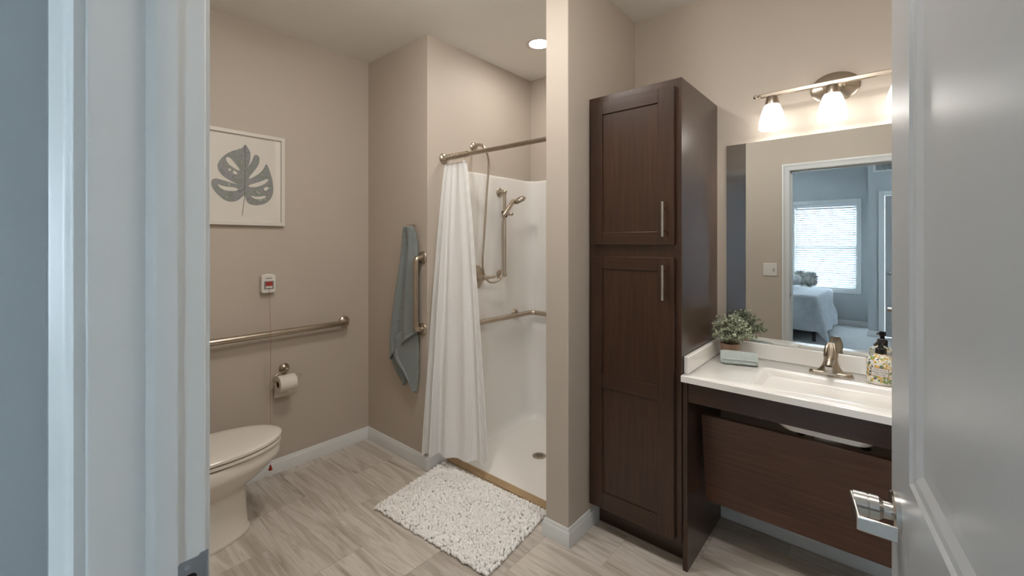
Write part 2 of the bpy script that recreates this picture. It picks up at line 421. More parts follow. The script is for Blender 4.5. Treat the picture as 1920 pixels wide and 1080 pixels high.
def casing(name, y, sy, label, k=1.0):
    bm = bmesh.new(); xi0, xi1, zi = XJ0 - 0.006, XJ1 + 0.006, ZD + 0.006; rings = []
    for cx, cz, ox, oz in ((xi0, 0, -1, 0), (xi0, zi, -1, 1), (xi1, zi, 1, 1), (xi1, 0, 1, 0)):
        rings.append([(cx + ox * b_, y + sy * a * k, cz + oz * b_) for a, b_ in CP])
    loft(bm, rings); return struct(name, bm, 'trim', smooth=35, label=label)
casing('trim_2', YD0, -1, 'white moulded casing around the doorway on the bedroom side', 1.2)
casing('trim_3', YD1, 1, 'white moulded casing around the doorway on the bathroom side', 0.7)
# strike plate let into the jamb
ZK = 0.945
sp = thing('strike_plate', 'metal latch strike plate let into the white door jamb', 'strike plate', (XJ0, 0.175, ZK - 0.036))
bm = bmesh.new()
poly = [(0.1535, -0.028), (0.1565, -0.033), (0.178, -0.033), (0.181, -0.036), (0.1885, -0.036), (0.1885, 0.036), (0.181, 0.036), (0.178, 0.033), (0.1565, 0.033), (0.1535, 0.028)]
prism(bm, [(XJ0, y, ZK + z) for y, z in poly], (0.0014, 0, 0))
plate = obj('plate', bm, 'bluesteel', sp, smooth=40)
bm = tube(bmesh.new(), [(XJ0 + 0.0007, 0.1885, ZK + z) for z in (-0.036, 0.036)], 0.0016, 8); obj('lip', bm, 'bluesteel', sp, smooth=40)
bm = bmesh.new(); poly = rrect(0.160, 0.176, -0.0125, 0.0125, 0, 0.006, 4)
prism(bm, [(XJ0 + 0.0013, p[0], ZK + p[1]) for p in poly], (0.0004, 0, 0)); obj('latch_hole', bm, 'darkvoid', sp)
for s in (-1, 1):
    obj('screw', lathe(bmesh.new(), [(0.0042, 0), (0.0042, 0.0006), (0.003, 0.0012)], (XJ0 + 0.0012, 0.166, ZK + s * 0.0235), 'X', 14), 'bluesteel', sp, smooth=40)

# open door: a leaf swung into the room, recessed panels
ang = math.radians(7.3); DU = Vector((-math.sin(ang), math.cos(ang), 0)); DN = Vector((-DU.y, DU.x, 0))   # along the leaf, out of its visible face
HP = Vector((0.118, YD1 + 0.002, 0)); DW = 0.851; DH = 2.07; DT = 0.035
def dp(wd, z, d=0.0): return HP + DU * wd + DN * d + Vector((0, 0, z))
door = bpy.data.objects.new('door_1', None); C.objects.link(door); door.location = HP; door['kind'] = 'structure'
door['label'] = 'grey-white satin panelled bathroom door standing open'
bm = bmesh.new()
def dface(pts): bm.faces.new([bm.verts.new(p) for p in pts])
PW0, PW1 = 0.145, DW - 0.145; PZ = [(0.24, 0.85), (1.063, DH - 0.14)]; S = 0.044; D = 0.012
zb = 0.012
for d0, sg in ((0.0, -1), (-DT, 1)):
    def q(w0, w1, z0, z1): dface([dp(w0, z0, d0), dp(w1, z0, d0), dp(w1, z1, d0), dp(w0, z1, d0)])
    q(0, PW0, zb, DH); q(PW1, DW, zb, DH); q(PW0, PW1, zb, PZ[0][0]); q(PW0, PW1, PZ[0][1], PZ[1][0]); q(PW0, PW1, PZ[1][1], DH)
    for z0, z1 in PZ:
        prev = None
        for ins, dd in ((0, 0), (0.005, 0.004), (0.014, 0.0055), (0.028, 0.011), (S, D)):
            ring = [dp(PW0 + ins, z0 + ins, d0 + sg * dd), dp(PW1 - ins, z0 + ins, d0 + sg * dd), dp(PW1 - ins, z1 - ins, d0 + sg * dd), dp(PW0 + ins, z1 - ins, d0 + sg * dd)]
            if prev:
                for k in range(4): dface([prev[k], prev[(k + 1) % 4], ring[(k + 1) % 4], ring[k]])
            prev = ring
        dface(prev)
dface([dp(0, zb, 0), dp(0, DH, 0), dp(0, DH, -DT), dp(0, zb, -DT)]); dface([dp(DW, zb, 0), dp(DW, DH, 0), dp(DW, DH, -DT), dp(DW, zb, -DT)])
dface([dp(0, DH, 0), dp(DW, DH, 0), dp(DW, DH, -DT), dp(0, DH, -DT)]); dface([dp(0, zb, 0), dp(DW, zb, 0), dp(DW, zb, -DT), dp(0, zb, -DT)])
bmesh.ops.remove_doubles(bm, verts=bm.verts, dist=0.0001)
obj('door_leaf', bm, 'door', door)
for z in (0.25, 1.05, 1.85):
    obj('hinge', tube(bmesh.new(), [dp(0.0, z - 0.045, 0.006), dp(0.0, z + 0.045, 0.006)], 0.006, 10), 'steel', door, smooth=40)
KW, KZ = 0.790, 0.976
hd = bpy.data.objects.new('lever_handle', None); C.objects.link(hd); hd.location = dp(KW, KZ, 0); attach(hd, door); hd['label'] = 'satin nickel lever handle with square return'
obj('rose', lathe(bmesh.new(), [(0.034, 0), (0.034, 0.007), (0.031, 0.010), (0.02, 0.011)], dp(KW, KZ, 0), DN, 32), 'steel', hd, smooth=35)
obj('hub', lathe(bmesh.new(), [(0.0135, 0), (0.0135, 0.012), (0.0190, 0.018), (0.0190, 0.031), (0.0180, 0.0315), (0.0180, 0.033), (0.0190, 0.0335), (0.0190, 0.052)], dp(KW, KZ, 0.008), DN, 28), 'steel', hd, smooth=30)
bm = bmesh.new(); hz = 0.0115
lp = [(KW + 0.017, 0.064), (KW - 0.070, 0.061), (KW - 0.077, 0.010), (KW - 0.071, 0.010), (KW - 0.065, 0.056), (KW + 0.017, 0.058)]
prism(bm, [dp(a, KZ - hz, d) for a, d in lp], (0, 0, 2 * hz)); obj('lever', bm, 'steel', hd, bevel=0.0018, seg=2, smooth=40)
obj('back_rose', lathe(bmesh.new(), [(0.034, 0), (0.034, 0.007), (0.02, 0.011), (0.0165, 0.012), (0.0165, 0.05)], dp(KW, KZ, -DT), -DN, 28), 'steel', hd, smooth=35)

# ---------------------------------------------------------------- shower
st = thing('shower_stall', 'white fibreglass shower stall with rounded corners and a low pan', 'shower stall', (-1.72, 2.3, 0))
YF = 1.893
bm = bmesh.new()
# plan path of the surround face: left, back, right with rounded corners, and a profile from pan cove to top flange
def plan(ins):
    r = 0.10 - ins; x0, x1, y1 = XS + 0.012 + ins, XP0 - 0.012 - ins, YS - 0.012 - ins
    p = [(x0, YF), (x0, YF + 0.25)]
    for k in range(9): a = math.radians(180 - 90 * k / 8); p.append((x0 + r + r * math.cos(a), y1 - r + r * math.sin(a)))
    for k in range(9): a = math.radians(90 - 90 * k / 8); p.append((x1 - r + r * math.cos(a), y1 - r + r * math.sin(a)))
    return p + [(x1, YF + 0.25), (x1, YF)]
prof = [(0.07 * (1 - math.sin(a)), 0.024 + 0.07 * (1 - math.cos(a))) for a in [k * PI / 2 / 6 for k in range(7)]] + [(0, 1.90), (0.003, 1.912), (0.001, 1.9175), (-0.006, 1.919), (-0.0115, 1.919)]
R = [[bm.verts.new((x, y, z)) for x, y in plan(i)] for i, z in prof]
for a, b_ in zip(R, R[1:]):
    for k in range(len(a) - 1): bm.faces.new((a[k], a[k + 1], b_[k + 1], b_[k]))
obj('surround', bm, 'fiber', st, smooth=50)
bm = bmesh.new(); p = plan(0.0698)
loft(bm, [[(x, y, 0.001) for x, y in p], [(x, y, 0.0245) for x, y in p]]); obj('pan', bm, 'pan', st, smooth=30)
bm = bmesh.new(); prism(bm, [(XS + 0.001, 1.868, 0.0), (XS + 0.001, 1.868, 0.008), (XS + 0.001, 1.892, 0.026), (XS + 0.001, 1.902, 0.026), (XS + 0.001, 1.902, 0.0)], (XP0 - XS - 0.002, 0, 0))
obj('threshold', bm, 'tan', st)['label'] = 'tan threshold strip along the pan edge'
dr = obj('drain', lathe(bmesh.new(), [(0.0455, 0), (0.0455, 0.003), (0.043, 0.0045), (0.028, 0.005), (0.001, 0.005)], (-1.722, 2.275, 0.0245), 'Z', 32), 'nickel', st, smooth=30)
bm = bmesh.new()
for i in range(-2, 3):
    for j in range(-2, 3):
        if abs(i) + abs(j) < 4: bx(bm, -1.722 + i * 0.0108 - 0.0036, -1.722 + i * 0.0108 + 0.0036, 2.275 + j * 0.0108 - 0.0036, 2.275 + j * 0.0108 + 0.0036, 0.0294, 0.0297)
o = obj('grate_holes', bm, 'darkvoid', dr)

ZR, YRD = 1.976, 1.85
rd = thing('shower_rod', 'brushed nickel shower curtain rod spanning the stall opening', 'curtain rod', (-1.72, YRD, ZR - 0.02))
obj('pole', tube(bmesh.new(), [(XS + 0.004, YRD, ZR), (XP0 - 0.004, YRD, ZR)], 0.0135, 18), 'nickel', rd, smooth=40)
for x, a in ((XS, 'X'), (XP0, '-X')):
    obj('flange', lathe(bmesh.new(), [(0.036, 0), (0.036, 0.005), (0.032, 0.011), (0.02, 0.016), (0.0165, 0.03)], (x, YRD, ZR), a, 28), 'nickel', rd, smooth=40)

# curtain: bunched at the left end, hem flaring into the room over the baseboard corner
bm = bmesh.new(); NU, NV = 150, 40; ZT, ZH = 1.935, 0.108
top0, top1 = Vector((-2.155, YRD, 0)), Vector((-1.950, YRD - 0.012, 0))
hem = [(-2.176, 1.672), (-2.150, 1.712), (-2.10, 1.735), (-2.03, 1.765), (-1.95, 1.795), (-1.86, 1.83), (-1.815, 1.885)]
hemc = smooth_path([(x, y, 0) for x, y in hem], 12)
def sample(pl, u):
    t = u * (len(pl) - 1); i = min(int(t), len(pl) - 2); return pl[i].lerp(pl[i + 1], t - i)
verts = []
for j in range(NV + 1):
    v = j / NV; row = []
    for i in range(NU + 1):
        u = i / NU
        a = top0.lerp(top1, u); h = sample(hemc, u); k = v ** 0.8
        p = a.lerp(h, k)
        d = ((top1 - top0).lerp(hemc[-1] - hemc[0], k)).normalized(); n = Vector((d.y, -d.x, 0))
        amp = 0.015 + 0.019 * v
        ph = 2 * PI * (4.6 * u ** 0.92 + 0.16 * math.sin(5 * u + 1.5 * v)) + 0.4
        off = math.sin(ph) * amp * (0.75 + 0.5 * math.sin(7 * u + 0.6)) + 0.004 * math.sin(23 * u + 3 * v)
        edge = min(1, u / 0.05, (1 - u) / 0.05)
        p = p + n * (off * (0.3 + 0.7 * edge)) + d * (0.004 * math.cos(ph) * (1 - v))
        if p.y > YT - 0.012 and p.x < XS + 0.016: p.x = XS + 0.016
        z = ZT + (ZH - ZT) * v
        row.append(bm.verts.new((p.x, p.y, z)))
    verts.append(row)
for j in range(NV):
    for i in range(NU): bm.faces.new((verts[j][i], verts[j][i + 1], verts[j + 1][i + 1], verts[j + 1][i]))
cur = obj('shower_curtain', bm, 'curtain', smooth=180)
tag(cur, 'white waffle weave shower curtain bunched at one end of the rod', 'shower curtain')
def hook(x):
    bm = bmesh.new(); pts = []
    for k in range(13):
        a = math.radians(-70 + 320 * k / 12); pts.append((x, YRD + 0.019 * math.cos(a), ZR + 0.001 + 0.019 * math.sin(a)))
    pts += [(x + 0.002, YRD - 0.010, ZR - 0.032), (x + 0.003, YRD - 0.014, ZR - 0.046), (x + 0.003, YRD - 0.022, ZR - 0.054), (x + 0.003, YRD - 0.027, ZR - 0.048)]
    tube(bm, pts, 0.0019, 8)
    for k in range(5): bmesh.ops.create_icosphere(bm, subdivisions=1, radius=0.0045, matrix=Matrix.Translation((x, YRD + (k - 2) * 0.0075, ZR + 0.0205 - 0.0016 * (k - 2) ** 2)))
    return bm
h0 = None
for k in range(12):
    x = -2.135 + k * 0.0165
    if h0 is None:
        h0 = obj('curtain_hook', hook(x), 'nickel', smooth=60)
        tag(h0, 'small beaded nickel hook holding the white curtain on the rod', 'curtain hook', 'curtain hooks on the shower rod')
    else:
        copy_tree(h0, (k * 0.0165, 0, 0))

WX = XS + 0.0125    # face of the surround
# slide bar
SBX, SBY = -2.118, 2.376
sb = thing('slide_bar', 'brushed nickel vertical slide bar with ball ends in the shower', 'slide bar', (WX, SBY, 1.17))
obj('bar', tube(bmesh.new(), [(SBX, SBY, 1.197), (SBX, SBY, 1.797)], 0.0135, 18), 'nickel', sb, smooth=40)
for z in (1.195, 1.80):
    obj('mount', lathe(bmesh.new(), [(0.034, 0), (0.034, 0.005), (0.029, 0.010), (0.018, 0.013), (0.012, 0.018), (0.011, SBX - WX - 0.008)], (WX, SBY, z), 'X', 28), 'nickel', sb, smooth=40)
    bm = bmesh.new(); bmesh.ops.create_uvsphere(bm, u_segments=20, v_segments=12, radius=0.0195, matrix=Matrix.Translation((SBX, SBY, z))); obj('ball_end', bm, 'nickel', sb, smooth=180)
ZB = 1.638
sl = obj('slider', tube(bmesh.new(), [(SBX, SBY, ZB - 0.022), (SBX, SBY, ZB + 0.022)], 0.021, 18), 'rubber', sb, smooth=40)
obj('slider_knob', lathe(bmesh.new(), [(0.010, 0), (0.012, 0.02), (0.008, 0.026), (0.012, 0.034), (0.010, 0.05)], (SBX + 0.012, SBY + 0.01, ZB), Vector((0.4, 0.9, 0)), 16), 'nickel', sb, smooth=40)
obj('cradle', tube(bmesh.new(), [(SBX + 0.01, SBY - 0.01, ZB), (SBX + 0.045, SBY - 0.04, ZB + 0.0)], 0.0145, 14), 'rubber', sb, smooth=40)
# hand shower with hose
HB = Vector((-2.062, 2.310, 1.628)); HT = Vector((-2.035, 2.385, 1.735))
hs = thing('hand_shower', 'nickel hand shower on the slide bar, its looping hose fed from a wall arm', 'hand shower', HB)
P0 = Vector((XS, 2.121, 2.098))
obj('arm_flange', lathe(bmesh.new(), [(0.032, 0), (0.032, 0.004), (0.026, 0.011), (0.014, 0.016)], P0, 'X', 28), 'nickel', hs, smooth=40)
armp = smooth_path([P0, P0 + Vector((0.05, 0.0, 0.008)), P0 + Vector((0.085, 0.002, -0.002)), P0 + Vector((0.105, 0.004, -0.028))], 6)
obj('arm', tube(bmesh.new(), armp, 0.0105, 14), 'nickel', hs, smooth=60)
hp = smooth_path([HB - (HT - HB) * 0.12, HB, HB.lerp(HT, 0.5), HT], 5)
obj('handle', tube(bmesh.new(), hp, [0.009 + 0.008 * math.sin(PI * min(1, k / (len(hp) - 1) * 0.75)) for k in range(len(hp))], 16), 'nickel', hs, smooth=60)
HA = Vector((0.30, 0.32, -0.90)).normalized(); HC = HT + Vector((0.018, 0.044, 0.004))
hh = obj('spray_head', lathe(bmesh.new(), [(0.012, -0.022), (0.032, -0.017), (0.045, -0.004), (0.048, 0.010), (0.045, 0.014)], HC, HA, 28), 'nickel', hs, smooth=50)
bm = bmesh.new(); lathe(bm, [(0.037, 0.0135), (0.036, 0.016)], HC, HA, 24)
u = HA.orthogonal().normalized(); v = HA.cross(u)
for r_, n_ in ((0.029, 14), (0.017, 8)):
    for k in range(n_):
        a = 2 * PI * k / n_; lathe(bm, [(0.0028, 0), (0.0018, 0.004)], HC + HA * 0.015 + u * (r_ * math.cos(a)) + v * (r_ * math.sin(a)), HA, 8)
obj('nozzle_face', bm, 'greyp', hh, smooth=40)
hose = [armp[-1] + Vector((0.0, 0.004, -0.004)), (-2.070, 2.150, 2.02), (-2.085, 2.172, 1.95), (-2.10, 2.1666, 1.7435), (-2.10, 2.1454, 1.4833), (-2.108, 2.137, 1.299), (-2.115, 2.165, 1.1947), (-2.105, 2.2206, 1.1457), (-2.09, 2.293, 1.1674), (-2.09, 2.3215, 1.235), (-2.085, 2.3158, 1.4086), (-2.075, 2.3043, 1.5423), HB - (HT - HB) * 0.10]
obj('hose', tube(bmesh.new(), smooth_path(hose, 8), 0.0075, 12), 'nickel', hs, smooth=60)
# valve
VC = Vector((WX, 2.122, 1.187))
va = thing('shower_valve', 'round nickel shower valve with a single lever handle', 'shower valve', VC - Vector((0, 0, 0.085)))
obj('escutcheon', lathe(bmesh.new(), [(0.086, 0), (0.086, 0.004), (0.078, 0.009), (0.05, 0.013), (0.04, 0.014)], VC, 'X', 40), 'nickel', va, smooth=40)
obj('valve_hub', lathe(bmesh.new(), [(0.027, 0.01), (0.025, 0.03), (0.024, 0.06), (0.020, 0.085), (0.010, 0.09)], VC, 'X', 24), 'nickel', va, smooth=50)
lv = [VC + Vector(d) for d in ((0.078, -0.005, 0.0), (0.086, 0.03, 0.0), (0.090, 0.065, -0.001), (0.093, 0.095, 0.003), (0.095, 0.11, 0.004))]
obj('lever', tube(bmesh.new(), lv, [0.018, 0.014, 0.009, 0.0105, 0.008], 14), 'nickel', va, smooth=60)
# grab bars
def flange(o, ax, parent, r=0.0395):
    return obj('flange', lathe(bmesh.new(), [(r, 0), (r, 0.004), (r * 0.93, 0.009), (r * 0.62, 0.014), (0.020, 0.016)], o, ax, 28), 'nickel', parent, smooth=40)
ZG = 0.877
gb = thing('corner_grab_bar', 'brushed nickel grab bar wrapping the corner inside the shower', 'grab bar', (WX, 2.5, ZG - 0.04))
gp = fillet([(WX + 0.002, 1.985, ZG), (-2.112, 1.985, ZG), (-2.112, 2.697, ZG), (-1.40, 2.697, ZG), (-1.40, YS - 0.013, ZG)], 0.05, 6)
gp = fillet([(WX + 0.002, 1.985, ZG), (-2.112, 1.985, ZG), (-2.112, 2.697, ZG), (-1.40, 2.697, ZG), (-1.40, YS - 0.013, ZG)], 0.055, 7)
obj('bar', tube(bmesh.new(), gp, 0.0185, 18), 'nickel', gb, smooth=60)
flange((WX, 1.985, ZG), 'X', gb); flange((-1.40, YS - 0.0125, ZG), '-Y', gb)
obj('strut', tube(bmesh.new(), [(WX, 2.55, ZG + 0.005), (-2.118, 2.55, ZG + 0.005)], 0.013, 14), 'nickel', gb, smooth=40); flange((WX, 2.55, ZG + 0.005), 'X', gb, 0.034)
gb = thing('wall_grab_bar', 'long horizontal brushed nickel grab bar above the toilet paper holder', 'grab bar', (XL, 1.1, ZG - 0.04))
gp = fillet([(XL + 0.002, 0.46, ZG), (XL + 0.058, 0.46, ZG), (XL + 0.058, 1.527, ZG), (XL + 0.002, 1.527, ZG)], 0.035, 6)
obj('bar', tube(bmesh.new(), gp, 0.0185, 18), 'nickel', gb, smooth=60); flange((XL, 0.46, ZG), 'X', gb); flange((XL, 1.527, ZG), 'X', gb)
gb = thing('vertical_grab_bar', 'short vertical brushed nickel grab bar beside the hanging towel', 'grab bar', (-2.222, YT, 0.86))
gp = fillet([(-2.222, YT - 0.002, 1.335), (-2.222, 1.658, 1.335), (-2.222, 1.658, 0.88), (-2.222, YT - 0.002, 0.88)], 0.036, 6)
obj('bar', tube(bmesh.new(), gp, 0.0175, 18), 'nickel', gb, smooth=60); flange((-2.222, YT, 1.335), '-Y', gb); flange((-2.222, YT, 0.88), '-Y', gb)

# recessed light over the shower, dome light over the floor
dl = thing('downlight', 'lit round recessed light in the ceiling over the shower', 'ceiling light', (-1.722, 2.275, CEIL - 0.01))
obj('trim_ring', lathe(bmesh.new(), [(0.095, 0), (0.092, 0.005), (0.066, 0.006), (0.062, 0.002), (0.062, 0.0)], (-1.722, 2.275, CEIL - 0.0005), '-Z', 40, cap=False), 'plastic', dl, smooth=40)
obj('lens', lathe(bmesh.new(), [(0.001, 0.006), (0.04, 0.005), (0.062, 0.001)], (-1.722, 2.275, CEIL - 0.0005), '-Z', 40), 'lens', dl, smooth=60)
for k, (lx, ly) in enumerate(((-1.45, 1.05), (-0.30, 1.10))):
    cl = thing('ceiling_light', ['round opal dome light on the bathroom ceiling before the toilet wall', 'round opal dome light on the bathroom ceiling before the vanity'][k], 'ceiling light', (lx, ly, CEIL - 0.09), 'dome lights on the bathroom ceiling')
    obj('pan_ring', lathe(bmesh.new(), [(0.15, 0), (0.15, 0.02), (0.14, 0.024)], (lx, ly, CEIL), '-Z', 40), 'plastic', cl, smooth=40)
    obj('dome', lathe(bmesh.new(), [(0.138, 0.022), (0.135, 0.045), (0.115, 0.068), (0.08, 0.082), (0.04, 0.089), (0.001, 0.09)], (lx, ly, CEIL), '-Z', 40), 'dome', cl, smooth=60)
# ---------------------------------------------------------------- picture
PY0, PY1, PZ0, PZ1 = 0.675, 1.126, 1.530, 2.080
pic = thing('framed_picture', 'white framed watercolour print of a grey monstera leaf', 'picture', (XL, 0.9, PZ0))
bm = bmesh.new(); fw = 0.022
rings = []
for a, d in ((0, 0), (0, 0.024), (0.002, 0.026), (fw - 0.002, 0.026), (fw, 0.024), (fw, 0.012)):
    rings.append([(XL + d, PY0 + a, PZ0 + a), (XL + d, PY1 - a, PZ0 + a), (XL + d, PY1 - a, PZ1 - a), (XL + d, PY0 + a, PZ1 - a)])
loft(bm, rings, False, False); obj('frame', bm, 'frame', pic)
sheet = obj('print_sheet', box(XL + 0.008, XL + 0.0125, PY0 + fw - 0.002, PY1 - fw + 0.002, PZ0 + fw - 0.002, PZ1 - fw + 0.002), 'paper', pic)
XA = XL + 0.0128
def chaikin(p):
    for _ in range(2):
        q = []
        for a, b in zip(p, p[1:] + p[:1]): q += [(a[0] * .75 + b[0] * .25, a[1] * .75 + b[1] * .25), (a[0] * .25 + b[0] * .75, a[1] * .25 + b[1] * .75)]
        p = q
    return p
def art(pts, dx=0.0): return [on(380 + x / 3.0, 200 + y / 3.0, 'X', XA + dx) for x, y in pts]
outline = [(238, 208), (255, 232), (268, 255), (270, 285), (262, 320), (256, 334), (264, 326), (279, 302), (288, 278), (299, 267), (322, 285), (318, 320), (300, 350), (270, 385), (255, 410), (300, 389), (334, 364), (350, 334), (355, 320), (368, 335), (380, 370), (392, 410), (398, 460), (395, 495), (380, 525), (350, 548), (310, 556), (275, 553), (250, 540), (240, 515), (237, 495), (215, 515), (190, 532), (160, 536), (125, 528), (95, 505), (70, 480), (50, 450), (45, 418), (66, 400), (110, 412), (150, 425), (200, 438), (160, 420), (120, 395), (90, 365), (80, 330), (95, 300), (120, 275), (150, 255), (190, 242), (225, 232)]
bm = bmesh.new(); ap = art(chaikin(outline)); vv = [bm.verts.new(p + Vector((0.0004, 0, 0))) for p in ap]
for t3 in tessellate_polygon([[Vector((p.y, p.z, 0)) for p in ap]]):
    bm.faces.new([vv[k] for k in t3])
obj('leaf_print', bm, 'leafart', sheet)
for h in ([(130, 285), (150, 283), (175, 310), (210, 355), (205, 362), (160, 335), (135, 310)], [(143, 349), (156, 346), (161, 358), (148, 362)], [(168, 366), (178, 357), (198, 374), (190, 383), (174, 378)],
          [(80, 432), (110, 447), (200, 457), (195, 475), (130, 473), (100, 458)], [(256, 441), (320, 424), (368, 404), (370, 416), (342, 440), (300, 453), (262, 453)],
          [(345, 457), (364, 449), (373, 460), (356, 474), (343, 470)], [(267, 499), (300, 508), (357, 501), (357, 509), (330, 522), (290, 519)]):
    obj('leaf_opening', prism(bmesh.new(), art(chaikin(h), 0.0005), (0.0002, 0, 0)), 'paper', sheet)
bm = bmesh.new()
st_ = art([(238, 215), (240, 300), (238, 400), (237, 495), (230, 550), (223, 612)], 0.0006); tube(bm, smooth_path(st_, 4), 0.0014, 6)
obj('leaf_stem', bm, 'ink', sheet)
# glass over the print, lightly glossy
m_, nt_, b_ = newmat('picture_glass'); o_ = nt_.nodes['Material Output']; tr_ = nt_.nodes.new('ShaderNodeBsdfTransparent'); g_ = nt_.nodes.new('ShaderNodeBsdfGlossy'); g_.inputs['Roughness'].default_value = 0.03
ms_ = nt_.nodes.new('ShaderNodeMixShader'); ms_.inputs[0].default_value = 0.05; nt_.links.new(tr_.outputs[0], ms_.inputs[1]); nt_.links.new(g_.outputs[0], ms_.inputs[2]); nt_.links.new(ms_.outputs[0], o_.inputs[0])
obj('glazing', box(XL + 0.0160, XL + 0.0175, PY0 + fw, PY1 - fw, PZ0 + fw, PZ1 - fw), m_, pic)

# ---------------------------------------------------------------- emergency call box with pull cord
CY, CZ0, CZ1 = 1.029, 1.122, 1.238; CW = 0.040
cb = thing('call_box', 'white wall call box with red switch and long pull cord', 'call box', (XL, CY, CZ0))
pl = [(CY - CW, CZ0 + 0.008), (CY - CW + 0.008, CZ0), (CY + CW - 0.008, CZ0), (CY + CW, CZ0 + 0.008), (CY + CW, CZ1 - 0.012), (CY + CW * 0.7, CZ1 - 0.003), (CY, CZ1), (CY - CW * 0.7, CZ1 - 0.003), (CY - CW, CZ1 - 0.012)]
bm = bmesh.new(); prism(bm, [(XL, y, z) for y, z in pl], (0.032, 0, 0)); obj('housing', bm, 'plastic', cb, bevel=0.005, seg=3, smooth=40)
bm = box(XL + 0.032, XL + 0.0335, CY - 0.027, CY + 0.027, CZ0 + 0.024, CZ0 + 0.073); obj('switch_plate', bm, 'greyp', cb)
bm = bmesh.new(); prism(bm, [(XL + 0.0335, CY - 0.018, CZ0 + 0.045), (XL + 0.040, CY - 0.018, CZ0 + 0.045), (XL + 0.036, CY - 0.018, CZ0 + 0.068), (XL + 0.0335, CY - 0.018, CZ0 + 0.068)], (0, 0.036, 0)); obj('rocker', bm, 'red', cb)['label'] = 'red rocker switch'
obj('rocker_base', box(XL + 0.0335, XL + 0.037, CY - 0.018, CY + 0.018, CZ0 + 0.031, CZ0 + 0.044), 'plastic', cb)
tm = text_mesh('CORNELL', 0.0085); tm.materials.clear(); tm.materials.append(M['black'])
to = bpy.data.objects.new('lettering', tm); C.objects.link(to); to.rotation_euler = (PI / 2, 0, PI / 2); to.location = (XL + 0.0325, CY, CZ1 - 0.027); attach(to, cb)
cd = [(XL + 0.038, CY, CZ0 + 0.040), (XL + 0.037, CY + 0.001, CZ0 - 0.02), (XL + 0.062, CY - 0.002, ZG + 0.06), (XL + 0.0795, CY - 0.006, ZG), (XL + 0.080, CY - 0.009, 0.60), (XL + 0.080, CY - 0.009, 0.30), (XL + 0.080, CY - 0.009, 0.095)]
obj('pull_cord', tube(bmesh.new(), smooth_path(cd, 8), 0.0011, 6), 'cord', cb, smooth=60)
obj('cord_bell', lathe(bmesh.new(), [(0.002, 0.03), (0.005, 0.026), (0.006, 0.018), (0.011, 0.004), (0.011, 0), (0.001, 0)], (XL + 0.080, CY - 0.009, 0.068), 'Z', 14), 'red', cb, smooth=50)['label'] = 'red bell shaped pull at the cord end'

# ---------------------------------------------------------------- toilet paper holder and roll
th = thing('toilet_paper_holder', 'nickel open hook toilet paper holder on the beige wall', 'paper holder', (XL, 1.128, 0.60))
obj('rose', lathe(bmesh.new(), [(0.031, 0), (0.031, 0.005), (0.028, 0.009), (0.012, 0.022), (0.011, 0.055), (0.008, 0.058)], (XL, 1.128, 0.640), 'X', 28), 'nickel', th, smooth=40)
RX, RZ = XL + 0.078, 0.566
hk = [(XL + 0.05, 1.128, 0.638), (XL + 0.064, 1.108, 0.636), (XL + 0.074, 1.072, 0.632), (RX, 1.048, 0.622), (RX, 1.036, 0.604), (RX, 1.042, 0.589), (RX, 1.060, 0.583), (RX, 1.10, 0.583), (RX, 1.165, 0.583), (RX, 1.186, 0.590), (RX, 1.197, 0.600)]
obj('hook', tube(bmesh.new(), smooth_path(hk, 5), 0.0052, 10), 'nickel', th, smooth=60)
tr = thing('toilet_roll', 'white toilet paper roll on the nickel wall holder', 'toilet roll', (RX, 1.11, RZ - 0.05))
RR = 0.050
bm = bmesh.new(); lathe(bm, [(0.0215, 0), (RR - 0.002, 0), (RR, 0.002), (RR, 0.096), (RR - 0.002, 0.098), (0.0215, 0.098), (0.0215, 0)], (RX, 1.062, RZ), 'Y', 36, cap=False); obj('paper', bm, 'tissue', tr, smooth=40)
bm = bmesh.new(); lathe(bm, [(0.0213, 0.001), (0.0213, 0.097)], (RX, 1.062, RZ), 'Y', 28, cap=False); obj('core', bm, 'card', tr, smooth=60)
bm = bmesh.new(); loft(bm, [[(RX - RR - 0.0005, y, z) for z, y in ((RZ + 0.01, y0), (RZ - 0.03, y0), (RZ - 0.095, y0 - 0.002))] for y0 in (1.063, 1.159)], False, False, closed=False)
obj('loose_sheet', bm, 'tissue', tr, solid=0.0008)

